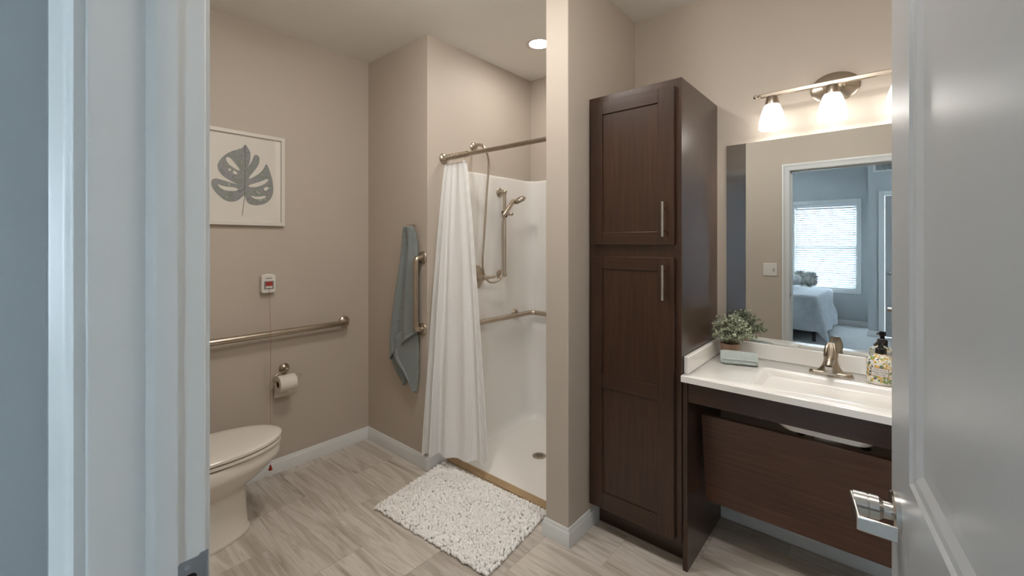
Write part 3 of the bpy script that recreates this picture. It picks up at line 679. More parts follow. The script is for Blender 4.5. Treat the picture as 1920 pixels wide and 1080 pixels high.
# ---------------------------------------------------------------- toilet
TX = -2.447
tl = thing('toilet', 'white elongated toilet with closed lid against the doorway wall', 'toilet', (TX, 0.6, 0))
def egg(z, yb, yf, hw, e=0.75, n=48, xc=TX):
    yc = yb + 0.46 * (yf - yb); out = []
    for k in range(n):
        a = 2 * PI * k / n; cs, sn = math.cos(a), math.sin(a)
        if sn >= 0: x = hw * cs; y = yc + (yf - yc) * sn
        else: x = hw * math.copysign(abs(cs) ** e, cs); y = yc - (yc - yb) * abs(sn) ** e
        out.append((xc + x, y, z))
    return out
bm = bmesh.new()
loft(bm, [egg(0.0, 0.26, 0.796, 0.128, 0.5), egg(0.008, 0.26, 0.80, 0.132, 0.5), egg(0.018, 0.262, 0.796, 0.128, 0.5), egg(0.035, 0.264, 0.787, 0.122, 0.5), egg(0.10, 0.265, 0.782, 0.119, 0.5), egg(0.19, 0.265, 0.777, 0.117, 0.5), egg(0.226, 0.262, 0.775, 0.117, 0.55), egg(0.232, 0.26, 0.784, 0.122, 0.6), egg(0.25, 0.256, 0.815, 0.136, 0.6), egg(0.275, 0.252, 0.855, 0.153, 0.6), egg(0.30, 0.25, 0.888, 0.167, 0.6), egg(0.322, 0.25, 0.912, 0.177, 0.6), egg(0.332, 0.25, 0.925, 0.1815, 0.6), egg(0.340, 0.25, 0.934, 0.1845, 0.6), egg(0.352, 0.25, 0.938, 0.186, 0.6), egg(0.387, 0.25, 0.938, 0.186, 0.6), egg(0.397, 0.252, 0.932, 0.180, 0.6), egg(0.398, 0.26, 0.918, 0.166, 0.6)])
obj('bowl', bm, 'porc', tl, smooth=50)
bm = bmesh.new(); loft(bm, [egg(0.3985, 0.41, 0.915, 0.162), egg(0.4045, 0.405, 0.920, 0.166), egg(0.4055, 0.395, 0.938, 0.182), egg(0.4075, 0.393, 0.942, 0.185), egg(0.418, 0.393, 0.942, 0.185), egg(0.4205, 0.397, 0.938, 0.181), egg(0.4212, 0.41, 0.922, 0.168)]); obj('seat', bm, 'porc', tl, smooth=40)
bm = bmesh.new(); loft(bm, [egg(0.4215, 0.41, 0.918, 0.164), egg(0.4265, 0.405, 0.920, 0.166), egg(0.4275, 0.388, 0.940, 0.183), egg(0.4295, 0.385, 0.944, 0.187), egg(0.442, 0.385, 0.944, 0.187), egg(0.446, 0.388, 0.940, 0.183), egg(0.450, 0.41, 0.92, 0.166), egg(0.452, 0.46, 0.86, 0.12), egg(0.4525, 0.55, 0.76, 0.05)]); obj('lid', bm, 'porc', tl, smooth=35)
bm = bmesh.new(); loft(bm, [rrect(TX - 0.2, TX + 0.2, 0.22, 0.395, 0.401, 0.04), rrect(TX - 0.225, TX + 0.225, 0.21, 0.405, 0.50, 0.045), rrect(TX - 0.235, TX + 0.235, 0.205, 0.41, 0.745, 0.045)]); obj('tank', bm, 'porc', tl, smooth=40)
bm = bmesh.new(); loft(bm, [rrect(TX - 0.24, TX + 0.24, 0.202, 0.415, 0.7455, 0.045), rrect(TX - 0.245, TX + 0.245, 0.20, 0.42, 0.76, 0.05), rrect(TX - 0.24, TX + 0.24, 0.202, 0.415, 0.782, 0.045)]); obj('tank_lid', bm, 'porc', tl, smooth=40)
bm = tube(bmesh.new(), [(TX + 0.17, 0.411, 0.70), (TX + 0.17, 0.428, 0.70), (TX + 0.10, 0.432, 0.695)], [0.012, 0.009, 0.007], 12); obj('flush_lever', bm, 'steel', tl, smooth=50)
for s in (-1, 1): obj('bolt_cap', lathe(bmesh.new(), [(0.014, 0), (0.013, 0.012), (0.008, 0.018), (0.001, 0.019)], (TX + s * 0.118, 0.45, 0.024), 'Z', 16), 'porc', tl, smooth=60)

# ---------------------------------------------------------------- towel on its hook
hk = thing('towel_hook', 'small square nickel wall hook above the teal towel', 'hook', (-2.325, YT, 1.515))
obj('plate', box(-2.345, -2.305, YT - 0.005, YT, 1.503, 1.545), 'nickel', hk, bevel=0.001)
obj('peg', box(-2.337, -2.313, YT - 0.038, YT - 0.005, 1.510, 1.520), 'nickel', hk, bevel=0.001)
obj('peg_end', box(-2.340, -2.310, YT - 0.043, YT - 0.038, 1.505, 1.541), 'nickel', hk, bevel=0.001)
def interp(tab, z):
    for (z0, a0), (z1, a1) in zip(tab, tab[1:]):
        if (z0 >= z >= z1) or (z0 <= z <= z1): t = (z - z0) / (z1 - z0); return a0 + (a1 - a0) * t
    return tab[0][1] if abs(z - tab[0][0]) < abs(z - tab[-1][0]) else tab[-1][1]
tw = thing('bath_towel', 'teal grey textured bath towel hanging from a wall hook', 'towel', (-2.38, 1.69, 0.47))
TL = [(424, 759), (427, 756.5), (444, 753.7), (489, 748.5), (520, 744), (560, 737.5), (600, 733), (640, 729.5), (655, 731), (674, 730)]
TR = [(424, 774), (427, 777), (444, 778.5), (489, 778.5), (560, 779), (640, 780), (700, 781)]
def patch(fn, nu, nv, name, mat, parent, thick=0.006):
    bm = bmesh.new(); V = [[bm.verts.new(fn(i / nu, j / nv)) for i in range(nu + 1)] for j in range(nv + 1)]
    for j in range(nv):
        for i in range(nu): bm.faces.new((V[j][i], V[j][i + 1], V[j + 1][i + 1], V[j + 1][i]))
    return obj(name, bm, mat, parent, smooth=180, solid=thick)
def bottom(u): return interp([(0, 674), (0.10, 670), (0.19, 661), (0.22, 659), (1.0, 624)], u)
def front(u, v):
    yp = 424 + (bottom(u) - 424) * v
    l, r = interp(TL, yp), interp(TR, yp)
    ug = 0.30 + 0.05 * v - 0.12 * v * v
    s = u / ug if u < ug else (u - ug) / (1 - ug)
    d = 0.030 * max(0, math.sin(PI * s)) ** 0.55 * (0.75 + 0.35 * v)
    d += 0.006 * math.sin(19 * u + 2) * math.sin(PI * u) * (1 - v) + 0.007 * math.sin(PI * 3 * u + 1) * math.sin(PI * u)
    if v < 0.16: d = d * (v / 0.16) + (0.040 - 0.018 * abs(2 * u - 1) ** 2) * (1 - v / 0.16)
    p = on(l + (r - l) * u, yp, 'Y', 1.680)
    return Vector((p.x, YT - 0.016 - d, p.z))
patch(front, 60, 70, 'front_fold', 'towel', tw)
fhem = lambda u, v: front(0.2 + 0.8 * u, 1.0) + Vector((0, -0.0042, 0.002 + 0.020 * (1 - v)))
patch(fhem, 30, 2, 'front_hem', 'hem', tw, 0.002)
def two(Lc, Rc, yb, ya, bulge):
    def fn(u, v):
        i = v * (len(Lc) - 1); k = min(int(i), len(Lc) - 2); t = i - k
        a = Vector(Lc[k]).lerp(Vector(Lc[k + 1]), t); b = Vector(Rc[k]).lerp(Vector(Rc[k + 1]), t); c = a.lerp(b, u)
        p = on(c.x, c.y, 'Y', 1.685)
        return Vector((p.x, yb + (ya - yb) * u - bulge * math.sin(PI * u) + 0.003 * math.sin(9 * v + 6 * u), p.z))
    return fn
LB = [(744, 630), (741.5, 655), (742, 667), (750, 681), (758, 693), (767, 712), (777, 733)]; RB = [(778, 600), (780, 625), (782, 650), (783, 672), (783, 692), (781.5, 714), (778, 737)]
inner = two(LB, RB, 1.672, 1.695, 0.004)
patch(inner, 24, 30, 'inner_fold', 'towel', tw)
patch(lambda u, v: inner(0.17 * u if v < 0.9 else 0.17 * u, 0.2 + 0.8 * v) + Vector((0, -0.0042, 0)), 3, 30, 'inner_hem', 'hem', tw, 0.002)
LC = [(731, 650), (730, 672), (738, 688), (744, 700), (751, 716), (754, 722)]; RC = [(750, 650), (752, 676), (756, 690), (758, 702), (758, 714), (756, 723)]
patch(two(LC, RC, 1.692, 1.700, 0.006), 12, 20, 'lower_fold', 'towel', tw)

# ---------------------------------------------------------------- bath mat
mc = Vector((-1.703, 1.555, 0)); MW, MH = 0.392, 0.262
MC = [Vector((-2.062, 1.282, 0)), Vector((-1.281, 1.332, 0)), Vector((-2.148, 1.822, 0)), Vector((-1.340, 1.852, 0))]
def mq(x, y, z):
    a, b = (x / MW + 1) / 2, (y / MH + 1) / 2
    return MC[0].lerp(MC[1], a).lerp(MC[2].lerp(MC[3], a), b) + Vector((0, 0, z))
mt = thing('bath_mat', 'white chenille bath mat on the floor in front of the shower', 'bath mat', mc)
bm = bmesh.new(); loft(bm, [[mq(x, y, z) for x, y, _ in rrect(-MW, MW, -MH, MH, 0, 0.02)] for z in (0.001, 0.007)]); obj('backing', bm, 'matback', mt)
ico = bmesh.new(); bmesh.ops.create_icosphere(ico, subdivisions=2, radius=1.0); ico.verts.index_update()
iv = [v.co.copy() for v in ico.verts]; ifc = [tuple(v.index for v in f.verts) for f in ico.faces]; ico.free()
vs, fs = [], []; sp_ = 0.0118
nx, ny = int(2 * MW / sp_), int(2 * MH / sp_)
for i in range(nx + 1):
    for j in range(ny + 1):
        x = -MW + i * sp_ + random.uniform(-0.4, 0.4) * sp_; y = -MH + j * sp_ + random.uniform(-0.4, 0.4) * sp_
        bd = min(MW - abs(x), MH - abs(y)); lift = 0.0155 if bd > 0.012 else 0.0105
        r = random.uniform(0.0062, 0.0085); e = Euler((random.gauss(0, 0.5), random.gauss(0, 0.5), random.uniform(0, 6))).to_matrix()
        cpt = mq(x, y, lift + random.uniform(-0.003, 0.004)); n0 = len(vs)
        for p in iv: vs.append(cpt + e @ Vector((p.x * r, p.y * r, p.z * r * 1.5)))
        fs += [tuple(n0 + q for q in f) for f in ifc]
zmin = 0.002
vs = [(v.x, v.y, max(v.z, zmin)) for v in vs]
me = bpy.data.meshes.new('pile'); me.from_pydata(vs, [], fs); me.materials.append(M['yarn']); me.shade_smooth()
po = bpy.data.objects.new('pile', me); C.objects.link(po); attach(po, mt); po['kind'] = 'stuff'

# ---------------------------------------------------------------- tall linen cabinet
KX0, KX1, KY, KT = XP1 + 0.001, -0.668, 1.906, 2.149
kb = thing('linen_cabinet', 'tall espresso wood linen cabinet with two shaker doors', 'cabinet', (-0.9, 2.17, 0))
bm = bmesh.new(); bx(bm, KX0, KX0 + 0.018, KY + 0.019, YV - 0.001, 0.118, KT); bx(bm, KX1 - 0.018, KX1, KY + 0.019, YV - 0.001, 0.118, KT); bx(bm, KX0 + 0.018, KX1 - 0.018, KY + 0.019, YV - 0.001, KT - 0.018, KT); bx(bm, KX0 + 0.018, KX1 - 0.018, KY + 0.019, YV - 0.001, 0.118, 0.136); bx(bm, KX0 + 0.018, KX1 - 0.018, YV - 0.008, YV - 0.001, 0.136, KT - 0.018)
obj('body', bm, 'woodv', kb, bevel=0.001)
bm = bmesh.new(); FR = 0.034
bx(bm, KX0, KX0 + FR, KY, KY + 0.019, 0.118, KT); bx(bm, KX1 - FR, KX1, KY, KY + 0.019, 0.118, KT)
for z0, z1 in ((0.118, 0.165), (1.345, 1.44), (KT - 0.055, KT)): bx(bm, KX0 + FR, KX1 - FR, KY, KY + 0.019, z0, z1)
obj('face_frame', bm, 'woodv', kb, bevel=0.001)
obj('toe_kick', box(KX0 + 0.014, KX1 - 0.001, 1.985, 2.0, 0.0, 0.1175), 'woodh', kb)
obj('toe_side', box(KX1 - 0.018, KX1, 2.0005, YV - 0.001, 0.0, 0.1175), 'woodv', kb)
def shaker(name, x0, x1, z0, z1, panels, parent, yf=1.886, th=0.0195):
    d = bpy.data.objects.new(name, None); C.objects.link(d); d.location = ((x0 + x1) / 2, yf, z0); attach(d, parent)
    px0, px1 = panels[0][0], panels[0][1]
    obj('stile', box(x0, px0, yf, yf + th, z0, z1), 'woodv', d, bevel=0.0012); obj('stile', box(px1, x1, yf, yf + th, z0, z1), 'woodv', d, bevel=0.0012)
    edges = [z0] + [v for p in panels for v in (p[2], p[3])] + [z1]
    for a, b_ in zip(edges[::2], edges[1::2]): obj('rail', box(px0 + 0.0002, px1 - 0.0002, yf + 0.0002, yf + th, a, b_), 'woodh', d, bevel=0.0012)
    for p in panels: obj('panel', box(px0 - 0.006, px1 + 0.006, yf + 0.0065, yf + 0.0125, p[2] - 0.006, p[3] + 0.006), 'woodv', d)
    return d
du = shaker('door', -1.1035, -0.6945, 1.419, 2.115, [(-1.044, -0.767, 1.478, 2.053)], kb)
dlo = shaker('door', -1.1035, -0.6945, 0.132, 1.362, [(-1.044, -0.767, 0.212, 0.726), (-1.044, -0.767, 0.792, 1.303)], kb)
def pull(z0, z1, door_):
    bm = bmesh.new(); tube(bm, [(-0.7335, 1.855, z0), (-0.7335, 1.855, z1)], 0.0058, 14)
    for z in (z0 + 0.028, z1 - 0.028): tube(bm, [(-0.7335, 1.855, z), (-0.7335, 1.886, z)], 0.0045, 10)
    obj('pull_handle', bm, 'steel', door_, smooth=40)['label'] = 'satin steel bar handle'
pull(1.455, 1.608, du); pull(1.177, 1.331, dlo)

# ---------------------------------------------------------------- vanity base: end panels, apron, sloping knee panel
VX0, VX1 = -0.667, XR - 0.002
ZC = 0.856; CTH = 0.027; YCF = 1.889
vb = thing('vanity_cabinet', 'espresso wood open vanity base with a sloping knee panel under the counter', 'vanity', (-0.12, 2.2, 0))
ZU = ZC - CTH - 0.0005
obj('end_panel', box(VX0 + 0.0005, VX0 + 0.0205, 1.915, YV - 0.015, 0, ZU), 'woodv', vb, bevel=0.001)
obj('end_panel', box(VX1 - 0.02, VX1 - 0.0005, 1.915, YV - 0.015, 0, ZU), 'woodv', vb, bevel=0.001)
obj('apron_rail', box(VX0 + 0.021, VX1 - 0.0205, 1.92, 1.94, 0.738, ZU), 'woodh', vb, bevel=0.001)
bm = bmesh.new(); prism(bm, [(-0.633, 2.057, 0.648), (-0.633, 2.075, 0.651), (-0.633, 2.150, 0.224), (-0.633, 2.132, 0.221)], (VX1 - 0.025 + 0.633, 0, 0)); obj('knee_panel', bm, 'woodp', vb, bevel=0.001)
for s, xa in ((1, VX0 + 0.021), (-1, VX1 - 0.021)): obj('panel_cleat', box(min(xa, xa + s * 0.012), max(xa, xa + s * 0.012), 2.12, 2.14, 0.36, 0.60), 'woodv', vb)

# ---------------------------------------------------------------- counter with integral basin
ct = thing('sink_countertop', 'glossy white vanity top with integral rectangular basin and splash', 'vanity top', (-0.12, 2.16, ZC - CTH))
SX0, SX1, SYa, SYb = -0.416, 0.066, 1.962, 2.258
yw = YV - 0.001
bm = bmesh.new()
o0 = lambda z, i=0.0: rrect(VX0 + 0.0005 + i, VX1 - i, YCF + i, yw - i, z, 0.002 + i)
rings = [o0(ZC - CTH), o0(ZC - 0.002), o0(ZC, 0.002)]
for il, ir, iff, ib, z, r in ((-0.012, -0.012, -0.004, -0.010, ZC, 0.030), (-0.006, -0.006, -0.002, -0.004, ZC + 0.0025, 0.028), (0, 0, 0, 0, ZC + 0.001, 0.026), (0.008, 0.008, 0.003, 0.006, ZC - 0.006, 0.026), (0.03, 0.03, 0.007, 0.016, ZC - 0.035, 0.03), (0.055, 0.05, 0.012, 0.026, ZC - 0.08, 0.035), (0.075, 0.07, 0.018, 0.038, ZC - 0.108, 0.04), (0.10, 0.10, 0.035, 0.06, ZC - 0.122, 0.04), (0.16, 0.16, 0.075, 0.095, ZC - 0.13, 0.04)):
    rings.append(rrect(SX0 + il, SX1 - ir, SYa + iff, SYb - ib, z, r))
loft(bm, rings, False, True); obj('top', bm, 'counter', ct, smooth=40)
bm = bmesh.new(); loft(bm, [rrect(SX0 - 0.01, SX1 + 0.01, SYa - 0.012, SYb + 0.01, ZC - CTH - 0.001, 0.03), rrect(SX0 + 0.02, SX1 - 0.02, SYa, SYb - 0.01, ZC - 0.08, 0.035), rrect(SX0 + 0.06, SX1 - 0.06, SYa + 0.02, SYb - 0.03, ZC - 0.125, 0.04), rrect(SX0 + 0.10, SX1 - 0.10, SYa + 0.04, SYb - 0.08, ZC - 0.166, 0.05)]); obj('bowl_shell', bm, 'counter', ct, smooth=50)
ZSP = 0.932
obj('backsplash', box(VX0 + 0.0225, VX1, yw - 0.021, yw, ZC, ZSP), 'counter', ct, bevel=0.004, seg=3, smooth=40)
obj('side_splash', box(VX0 + 0.0005, VX0 + 0.022, 1.925, yw, ZC, ZSP), 'counter', ct, bevel=0.005, seg=3, smooth=40)
SC = (-0.175, 2.152)
obj('sink_drain', lathe(bmesh.new(), [(0.024, 0), (0.024, 0.002), (0.018, 0.004), (0.016, 0.0065), (0.001, 0.007)], (SC[0], SC[1], ZC - 0.13), 'Z', 24), 'nickel', ct, smooth=40)
# plumbing below
tp = thing('drain_trap', 'white sink drain with black trap pipe under the counter', 'drain pipe', (SC[0], 2.2, 0.45))
obj('tailpiece', lathe(bmesh.new(), [(0.060, 0), (0.055, -0.012), (0.046, -0.040), (0.038, -0.065), (0.03, -0.076), (0.02, -0.08)], (SC[0], SC[1] - 0.012, ZC - 0.167), 'Z', 24), 'plastic', tp, smooth=50)
obj('trap', tube(bmesh.new(), smooth_path([(SC[0], SC[1], 0.685), (SC[0], SC[1], 0.50), (SC[0], SC[1] + 0.05, 0.46), (SC[0], SC[1] + 0.10, 0.50), (SC[0], SC[1] + 0.15, 0.56), (SC[0], SC[1] + 0.25, 0.565), (SC[0], YV - 0.002, 0.565)], 6), 0.018, 16), 'rubber', tp, smooth=60)
for k, (sx, xv) in enumerate(((-1, -0.29), (1, -0.06))):
    sv = thing('supply_valve', ['braided supply hose and shut-off valve under the basin beside the cabinet', 'braided supply hose and shut-off valve under the basin beside the open door'][k], 'supply valve', (xv, YV, 0.5))
    obj('valve_body', tube(bmesh.new(), [(xv, YV - 0.001, 0.56), (xv, YV - 0.06, 0.56)], 0.013, 14), 'steel', sv, smooth=40)
    obj('valve_handle', tube(bmesh.new(), [(xv, YV - 0.06, 0.56), (xv, YV - 0.078, 0.56)], 0.019, 10, sq=0.6), 'steel', sv, smooth=40)
    obj('hose', tube(bmesh.new(), smooth_path([(xv, YV - 0.045, 0.57), (xv + sx * 0.015, YV - 0.05, 0.64), (xv - sx * 0.03, YV - 0.06, 0.70), (xv - sx * 0.06, YV - 0.095, 0.74), (-0.175 + sx * 0.05, 2.315, 0.826)], 6), 0.006, 10), 'rubber', sv, smooth=60)

# ---------------------------------------------------------------- faucet
FX, FY = -0.176, 2.318; Z0 = ZC + 0.0003
fc = thing('faucet', 'brushed nickel single handle faucet on the white vanity top', 'faucet', (FX, FY, ZC))
def stad(hw, r, z, n=10):
    out = []
    for cx, a0 in ((hw - r, -90), (-(hw - r), 90)):
        for k in range(n + 1): a = math.radians(a0 + 180 * k / n); out.append((FX + cx + r * math.cos(a), FY + r * math.sin(a), z))
    return out
bm = bmesh.new(); loft(bm, [stad(0.078, 0.025, Z0), stad(0.079, 0.026, Z0 + 0.004), stad(0.077, 0.0245, Z0 + 0.013), stad(0.073, 0.0215, Z0 + 0.0165)]); obj('base_plate', bm, 'nickel', fc, smooth=40)
def ell(rx, ry, z, dy=0, dx=0, n=28): return [(FX + dx + rx * math.cos(2 * PI * k / n), FY + dy + ry * math.sin(2 * PI * k / n), z) for k in range(n)]
bm = bmesh.new(); loft(bm, [ell(0.054, 0.026, Z0 + 0.014), ell(0.044, 0.0255, Z0 + 0.022), ell(0.034, 0.0245, Z0 + 0.036), ell(0.0275, 0.0235, Z0 + 0.052), ell(0.025, 0.023, Z0 + 0.066), ell(0.0245, 0.0235, Z0 + 0.074)]); obj('body', bm, 'nickel', fc, smooth=60)
sp2 = smooth_path([(FX, FY, Z0 + 0.056), (FX, FY - 0.030, Z0 + 0.068), (FX, FY - 0.060, Z0 + 0.070), (FX, FY - 0.085, Z0 + 0.064), (FX, FY - 0.094, Z0 + 0.056)], 5)
obj('spout', tube(bmesh.new(), sp2, [0.019 - 0.005 * k / (len(sp2) - 1) for k in range(len(sp2))], 18), 'nickel', fc, smooth=60)
obj('aerator', lathe(bmesh.new(), [(0.0135, 0), (0.0135, 0.012), (0.011, 0.013)], (FX, FY - 0.095, Z0 + 0.058), '-Z', 18), 'steel', fc, smooth=40)
bm = bmesh.new(); rings = []
for z, r, fl_, dy in ((0.075, 0.0255, 0, 0), (0.082, 0.0265, 0, 0), (0.088, 0.0255, 0.02, 0.001), (0.102, 0.0235, 0.10, 0.004), (0.118, 0.020, 0.12, 0.008), (0.130, 0.0165, 0.12, 0.012), (0.136, 0.013, 0.08, 0.014)):
    rings.append([(FX + r * (1 + fl_ * math.cos(10 * a)) * math.cos(a), FY + dy + r * (1 + fl_ * math.cos(10 * a)) * math.sin(a), Z0 + z) for a in [2 * PI * k / 60 for k in range(60)]])
loft(bm, rings); obj('handle', bm, 'nickel', fc, smooth=50)

# ---------------------------------------------------------------- soap bottle
BXx, BYy = -0.011, 2.318
sb_ = thing('soap_bottle', 'lemon print soap pump bottle with black pump on the vanity top', 'soap bottle', (BXx, BYy, ZC))
RB_ = 0.047
obj('bottle_foot', lathe(bmesh.new(), [(RB_ - 0.004, 0.0003), (RB_, 0.003), (RB_, 0.010)], (BXx, BYy, ZC), 'Z', 36), 'porc', sb_, smooth=40)
obj('bottle', lathe(bmesh.new(), [(RB_, 0.010), (RB_, 0.094), (RB_ - 0.002, 0.098)], (BXx, BYy, ZC), 'Z', 36), 'soap', sb_, smooth=40)
obj('shoulder', lathe(bmesh.new(), [(RB_ - 0.002, 0.098), (0.040, 0.104), (0.026, 0.114), (0.019, 0.119), (0.017, 0.124)], (BXx, BYy, ZC), 'Z', 36), 'soap', sb_, smooth=50)
pu = obj('pump_collar', lathe(bmesh.new(), [(0.0185, 0.121), (0.0185, 0.142), (0.015, 0.145), (0.009, 0.147), (0.008, 0.160), (0.012, 0.162), (0.013, 0.176), (0.010, 0.180), (0.001, 0.181)], (BXx, BYy, ZC), 'Z', 24), 'black', sb_, smooth=40)
obj('pump_spout', tube(bmesh.new(), [(BXx, BYy, ZC + 0.170), (BXx - 0.012, BYy - 0.025, ZC + 0.169), (BXx - 0.019, BYy - 0.040, ZC + 0.160)], [0.007, 0.006, 0.005], 10), 'black', sb_, smooth=50)
bm = bmesh.new(); a0 = math.radians(-94); rows_ = []
for z in (ZC + 0.036, ZC + 0.071): rows_.append([(BXx + (RB_ + 0.0006) * math.cos(a0 + t), BYy + (RB_ + 0.0006) * math.sin(a0 + t), z) for t in [(-0.62 + 1.24 * k / 10) for k in range(11)]])
loft(bm, rows_, False, False, closed=False); lb = obj('label_border', bm, 'tan', sb_)
bm = bmesh.new(); rows_ = []
for z in (ZC + 0.0385, ZC + 0.0685): rows_.append([(BXx + (RB_ + 0.0009) * math.cos(a0 + t), BYy + (RB_ + 0.0009) * math.sin(a0 + t), z) for t in [(-0.55 + 1.10 * k / 10) for k in range(11)]])
loft(bm, rows_, False, False, closed=False); lb2 = obj('label', bm, 'paper', sb_)
tm = text_mesh('Time to be\nMango Orange\nhand soap', 0.0085, 0.0001, 1.0)
for v_ in tm.vertices:
    t = v_.co.x / RB_; v_.co = Vector((BXx + (RB_ + 0.0011) * math.cos(a0 + t), BYy + (RB_ + 0.0011) * math.sin(a0 + t), ZC + 0.0535 + v_.co.y))
tm.materials.clear(); tm.materials.append(plain('navy_ink', lin(50, 52, 78), 0.5)); to = bpy.data.objects.new('lettering', tm); C.objects.link(to); attach(to, lb2)

# ---------------------------------------------------------------- potted plant and washcloth
GX, GY = -0.583, 2.338
pp = thing('potted_plant', 'small sage green potted plant beside the folded washcloth', 'plant', (GX, GY, ZC))
obj('pot', lathe(bmesh.new(), [(0.033, 0.0003), (0.035, 0.003), (0.044, 0.070), (0.0455, 0.074), (0.042, 0.074), (0.040, 0.066)], (GX, GY, ZC), 'Z', 32), 'terra', pp, smooth=40)
obj('soil', lathe(bmesh.new(), [(0.040, 0.058), (0.040, 0.064), (0.001, 0.066)], (GX, GY, ZC), 'Z', 24), 'soil', pp)
bm = bmesh.new(); bs = bmesh.new()
def leaf(p, d, s):
    d = d.normalized(); side = d.cross(Vector((random.gauss(0, 1), random.gauss(0, 1), random.gauss(0, 1)))).normalized(); nn = d.cross(side)
    pts = [p, p + d * s * 0.35 + side * s * 0.33 + nn * 0.1 * s, p + d * s * 0.75 + side * s * 0.28 + nn * 0.12 * s, p + d * s, p + d * s * 0.75 - side * s * 0.28 + nn * 0.12 * s, p + d * s * 0.35 - side * s * 0.33 + nn * 0.1 * s]
    V = [bm.verts.new(q_) for q_ in pts]; mid = bm.verts.new(p + d * s * 0.55)
    for k in range(6): bm.faces.new((V[k], V[(k + 1) % 6], mid))
nst = 62
for k in range(nst):
    a = 2.399 * k; rr = math.sqrt((k + 0.5) / nst)
    tip = Vector((GX + 0.012 + 0.118 * rr * math.cos(a), GY - 0.015 + 0.082 * rr * math.sin(a), ZC + 0.225 - 0.115 * rr ** 1.6 + random.uniform(-0.018, 0.012)))
    tip.y = min(tip.y, YV - 0.045); tip.x = max(tip.x, KX1 + 0.022)
    root = Vector((GX + 0.02 * rr * math.cos(a), GY + 0.02 * rr * math.sin(a), ZC + 0.062))
    mid = root.lerp(tip, 0.5) + Vector((0, 0, 0.02)); path = smooth_path([root, mid, tip], 6)
    tube(bs, path, 0.0009, 5)
    for i, p in enumerate(path):
        if i < 4: continue
        for _ in range(3):
            d = Vector((random.gauss(0, 1), random.gauss(0, 1), random.gauss(0.3, 0.8)))
            q_ = p + Vector((random.gauss(0, 0.002), random.gauss(0, 0.002), random.gauss(0, 0.002)))
            d.normalize(); sz = random.uniform(0.010, 0.0155); e_ = q_ + d * sz
            if e_.x < KX1 + 0.004 or e_.y > YV - 0.024: continue
            leaf(q_, d, sz)
obj('stems', bs, 'stem', pp, smooth=60)
lo_ = obj('foliage', bm, 'leaf', pp); lo_['kind'] = 'stuff'
wc = thing('washcloth', 'pale teal folded washcloth on the counter in front of the plant', 'washcloth', (-0.52, 2.25, ZC))
wa = math.radians(16); wu = Vector((math.cos(wa), math.sin(wa), 0)); wv = Vector((-wu.y, wu.x, 0)); wo = Vector((-0.522, 2.258, ZC))
def wring(x, sc, dz=0.0):
    pr = [(-0.040, 0.004), (-0.036, 0.0005), (0.020, 0.0005), (0.026, 0.010), (0.026, 0.040), (0.018, 0.054), (0.004, 0.059), (-0.014, 0.054), (-0.030, 0.034), (-0.042, 0.014)]
    return [wo + wu * x + wv * (a * sc) + Vector((0, 0, (h - 0.03) * sc + 0.03 if h > 0.001 else h)) for a, h in pr]
bm = bmesh.new(); loft(bm, [wring(-0.082, 0.80), wring(-0.079, 0.93), wring(-0.072, 1.0), wring(-0.03, 1.01), wring(0.02, 0.99), wring(0.068, 0.97), wring(0.075, 0.9), wring(0.078, 0.78)])
obj('folded_cloth', bm, 'cloth', wc, smooth=60, sub=1)
for k, (dd, hh) in enumerate(((-0.0435, 0.018), (-0.036, 0.040))):
    obj('fold_edge', tube(bmesh.new(), [wo + wu * -0.072 + wv * dd + Vector((0, 0, hh * 0.55 + 0.002)), wo + wu * 0.07 + wv * dd + Vector((0, 0, hh * 0.55 + 0.002))], 0.004, 8), 'cloth', wc, smooth=60)

# ---------------------------------------------------------------- mirror
dl_ = math.radians(1.2); mtg = Vector((math.cos(dl_), -math.sin(dl_), 0)); mnn = Vector((-math.sin(dl_), -math.cos(dl_), 0)); m0 = Vector((-0.622, 2.430, 0))
def mp_(x, z, d): return m0 + mtg * (x + 0.622) + mnn * d + Vector((0, 0, z))
mi = thing('wall_mirror', 'large frameless wall mirror above the vanity backsplash', 'mirror', (-0.1, 2.43, ZSP))
bm = bmesh.new(); q_ = [(-0.622, 0.9335), (XR - 0.03, 0.9335), (XR - 0.03, 1.930), (-0.622, 1.930)]
bm.faces.new([bm.verts.new(mp_(x, z, 0.0)) for x, z in q_]); obj('silvered_face', bm, 'mirror', mi)
bm = bmesh.new(); loft(bm, [[mp_(x, z, -0.0004) for x, z in q_], [(mp_(x, z, 0).x, YV - 0.001, z) for x, z in q_]]); obj('edge', bm, 'steel', mi)

# ---------------------------------------------------------------- vanity light
LX = [-0.400, -0.1725, 0.055]; LY, LZ = 2.335, 2.124
vl = thing('vanity_light', 'three light nickel vanity bar with lit opal glass shades', 'wall light', (-0.17, YV, 2.0))
bm = bmesh.new(); loft(bm, [[(-0.17 + r * 1.0 * math.cos(a), YV - d, LZ + 0.006 + r * 0.74 * math.sin(a)) for a in [2 * PI * k / 40 for k in range(40)]] for r, d in ((0.092, 0.0005), (0.092, 0.006), (0.086, 0.010), (0.078, 0.012), (0.050, 0.026), (0.02, 0.030))]); obj('backplate', bm, 'nickel', vl, smooth=40)
for x in (-0.205, -0.135): obj('arm', tube(bmesh.new(), [(x, YV - 0.02, LZ), (x, LY + 0.008, LZ)], 0.007, 12), 'nickel', vl, smooth=40)
obj('bar', box(-0.448, 0.104, LY - 0.008, LY + 0.008, LZ - 0.010, LZ + 0.010), 'nickel', vl, bevel=0.003, seg=3, smooth=40)
for s, x in ((-1, -0.448), (1, 0.104)):
    obj('finial', lathe(bmesh.new(), [(0.007, 0), (0.009, 0.006), (0.006, 0.010), (0.0095, 0.018), (0.0095, 0.024), (0.004, 0.030)], (x, LY, LZ), 'X' if s > 0 else '-X', 16), 'nickel', vl, smooth=50)
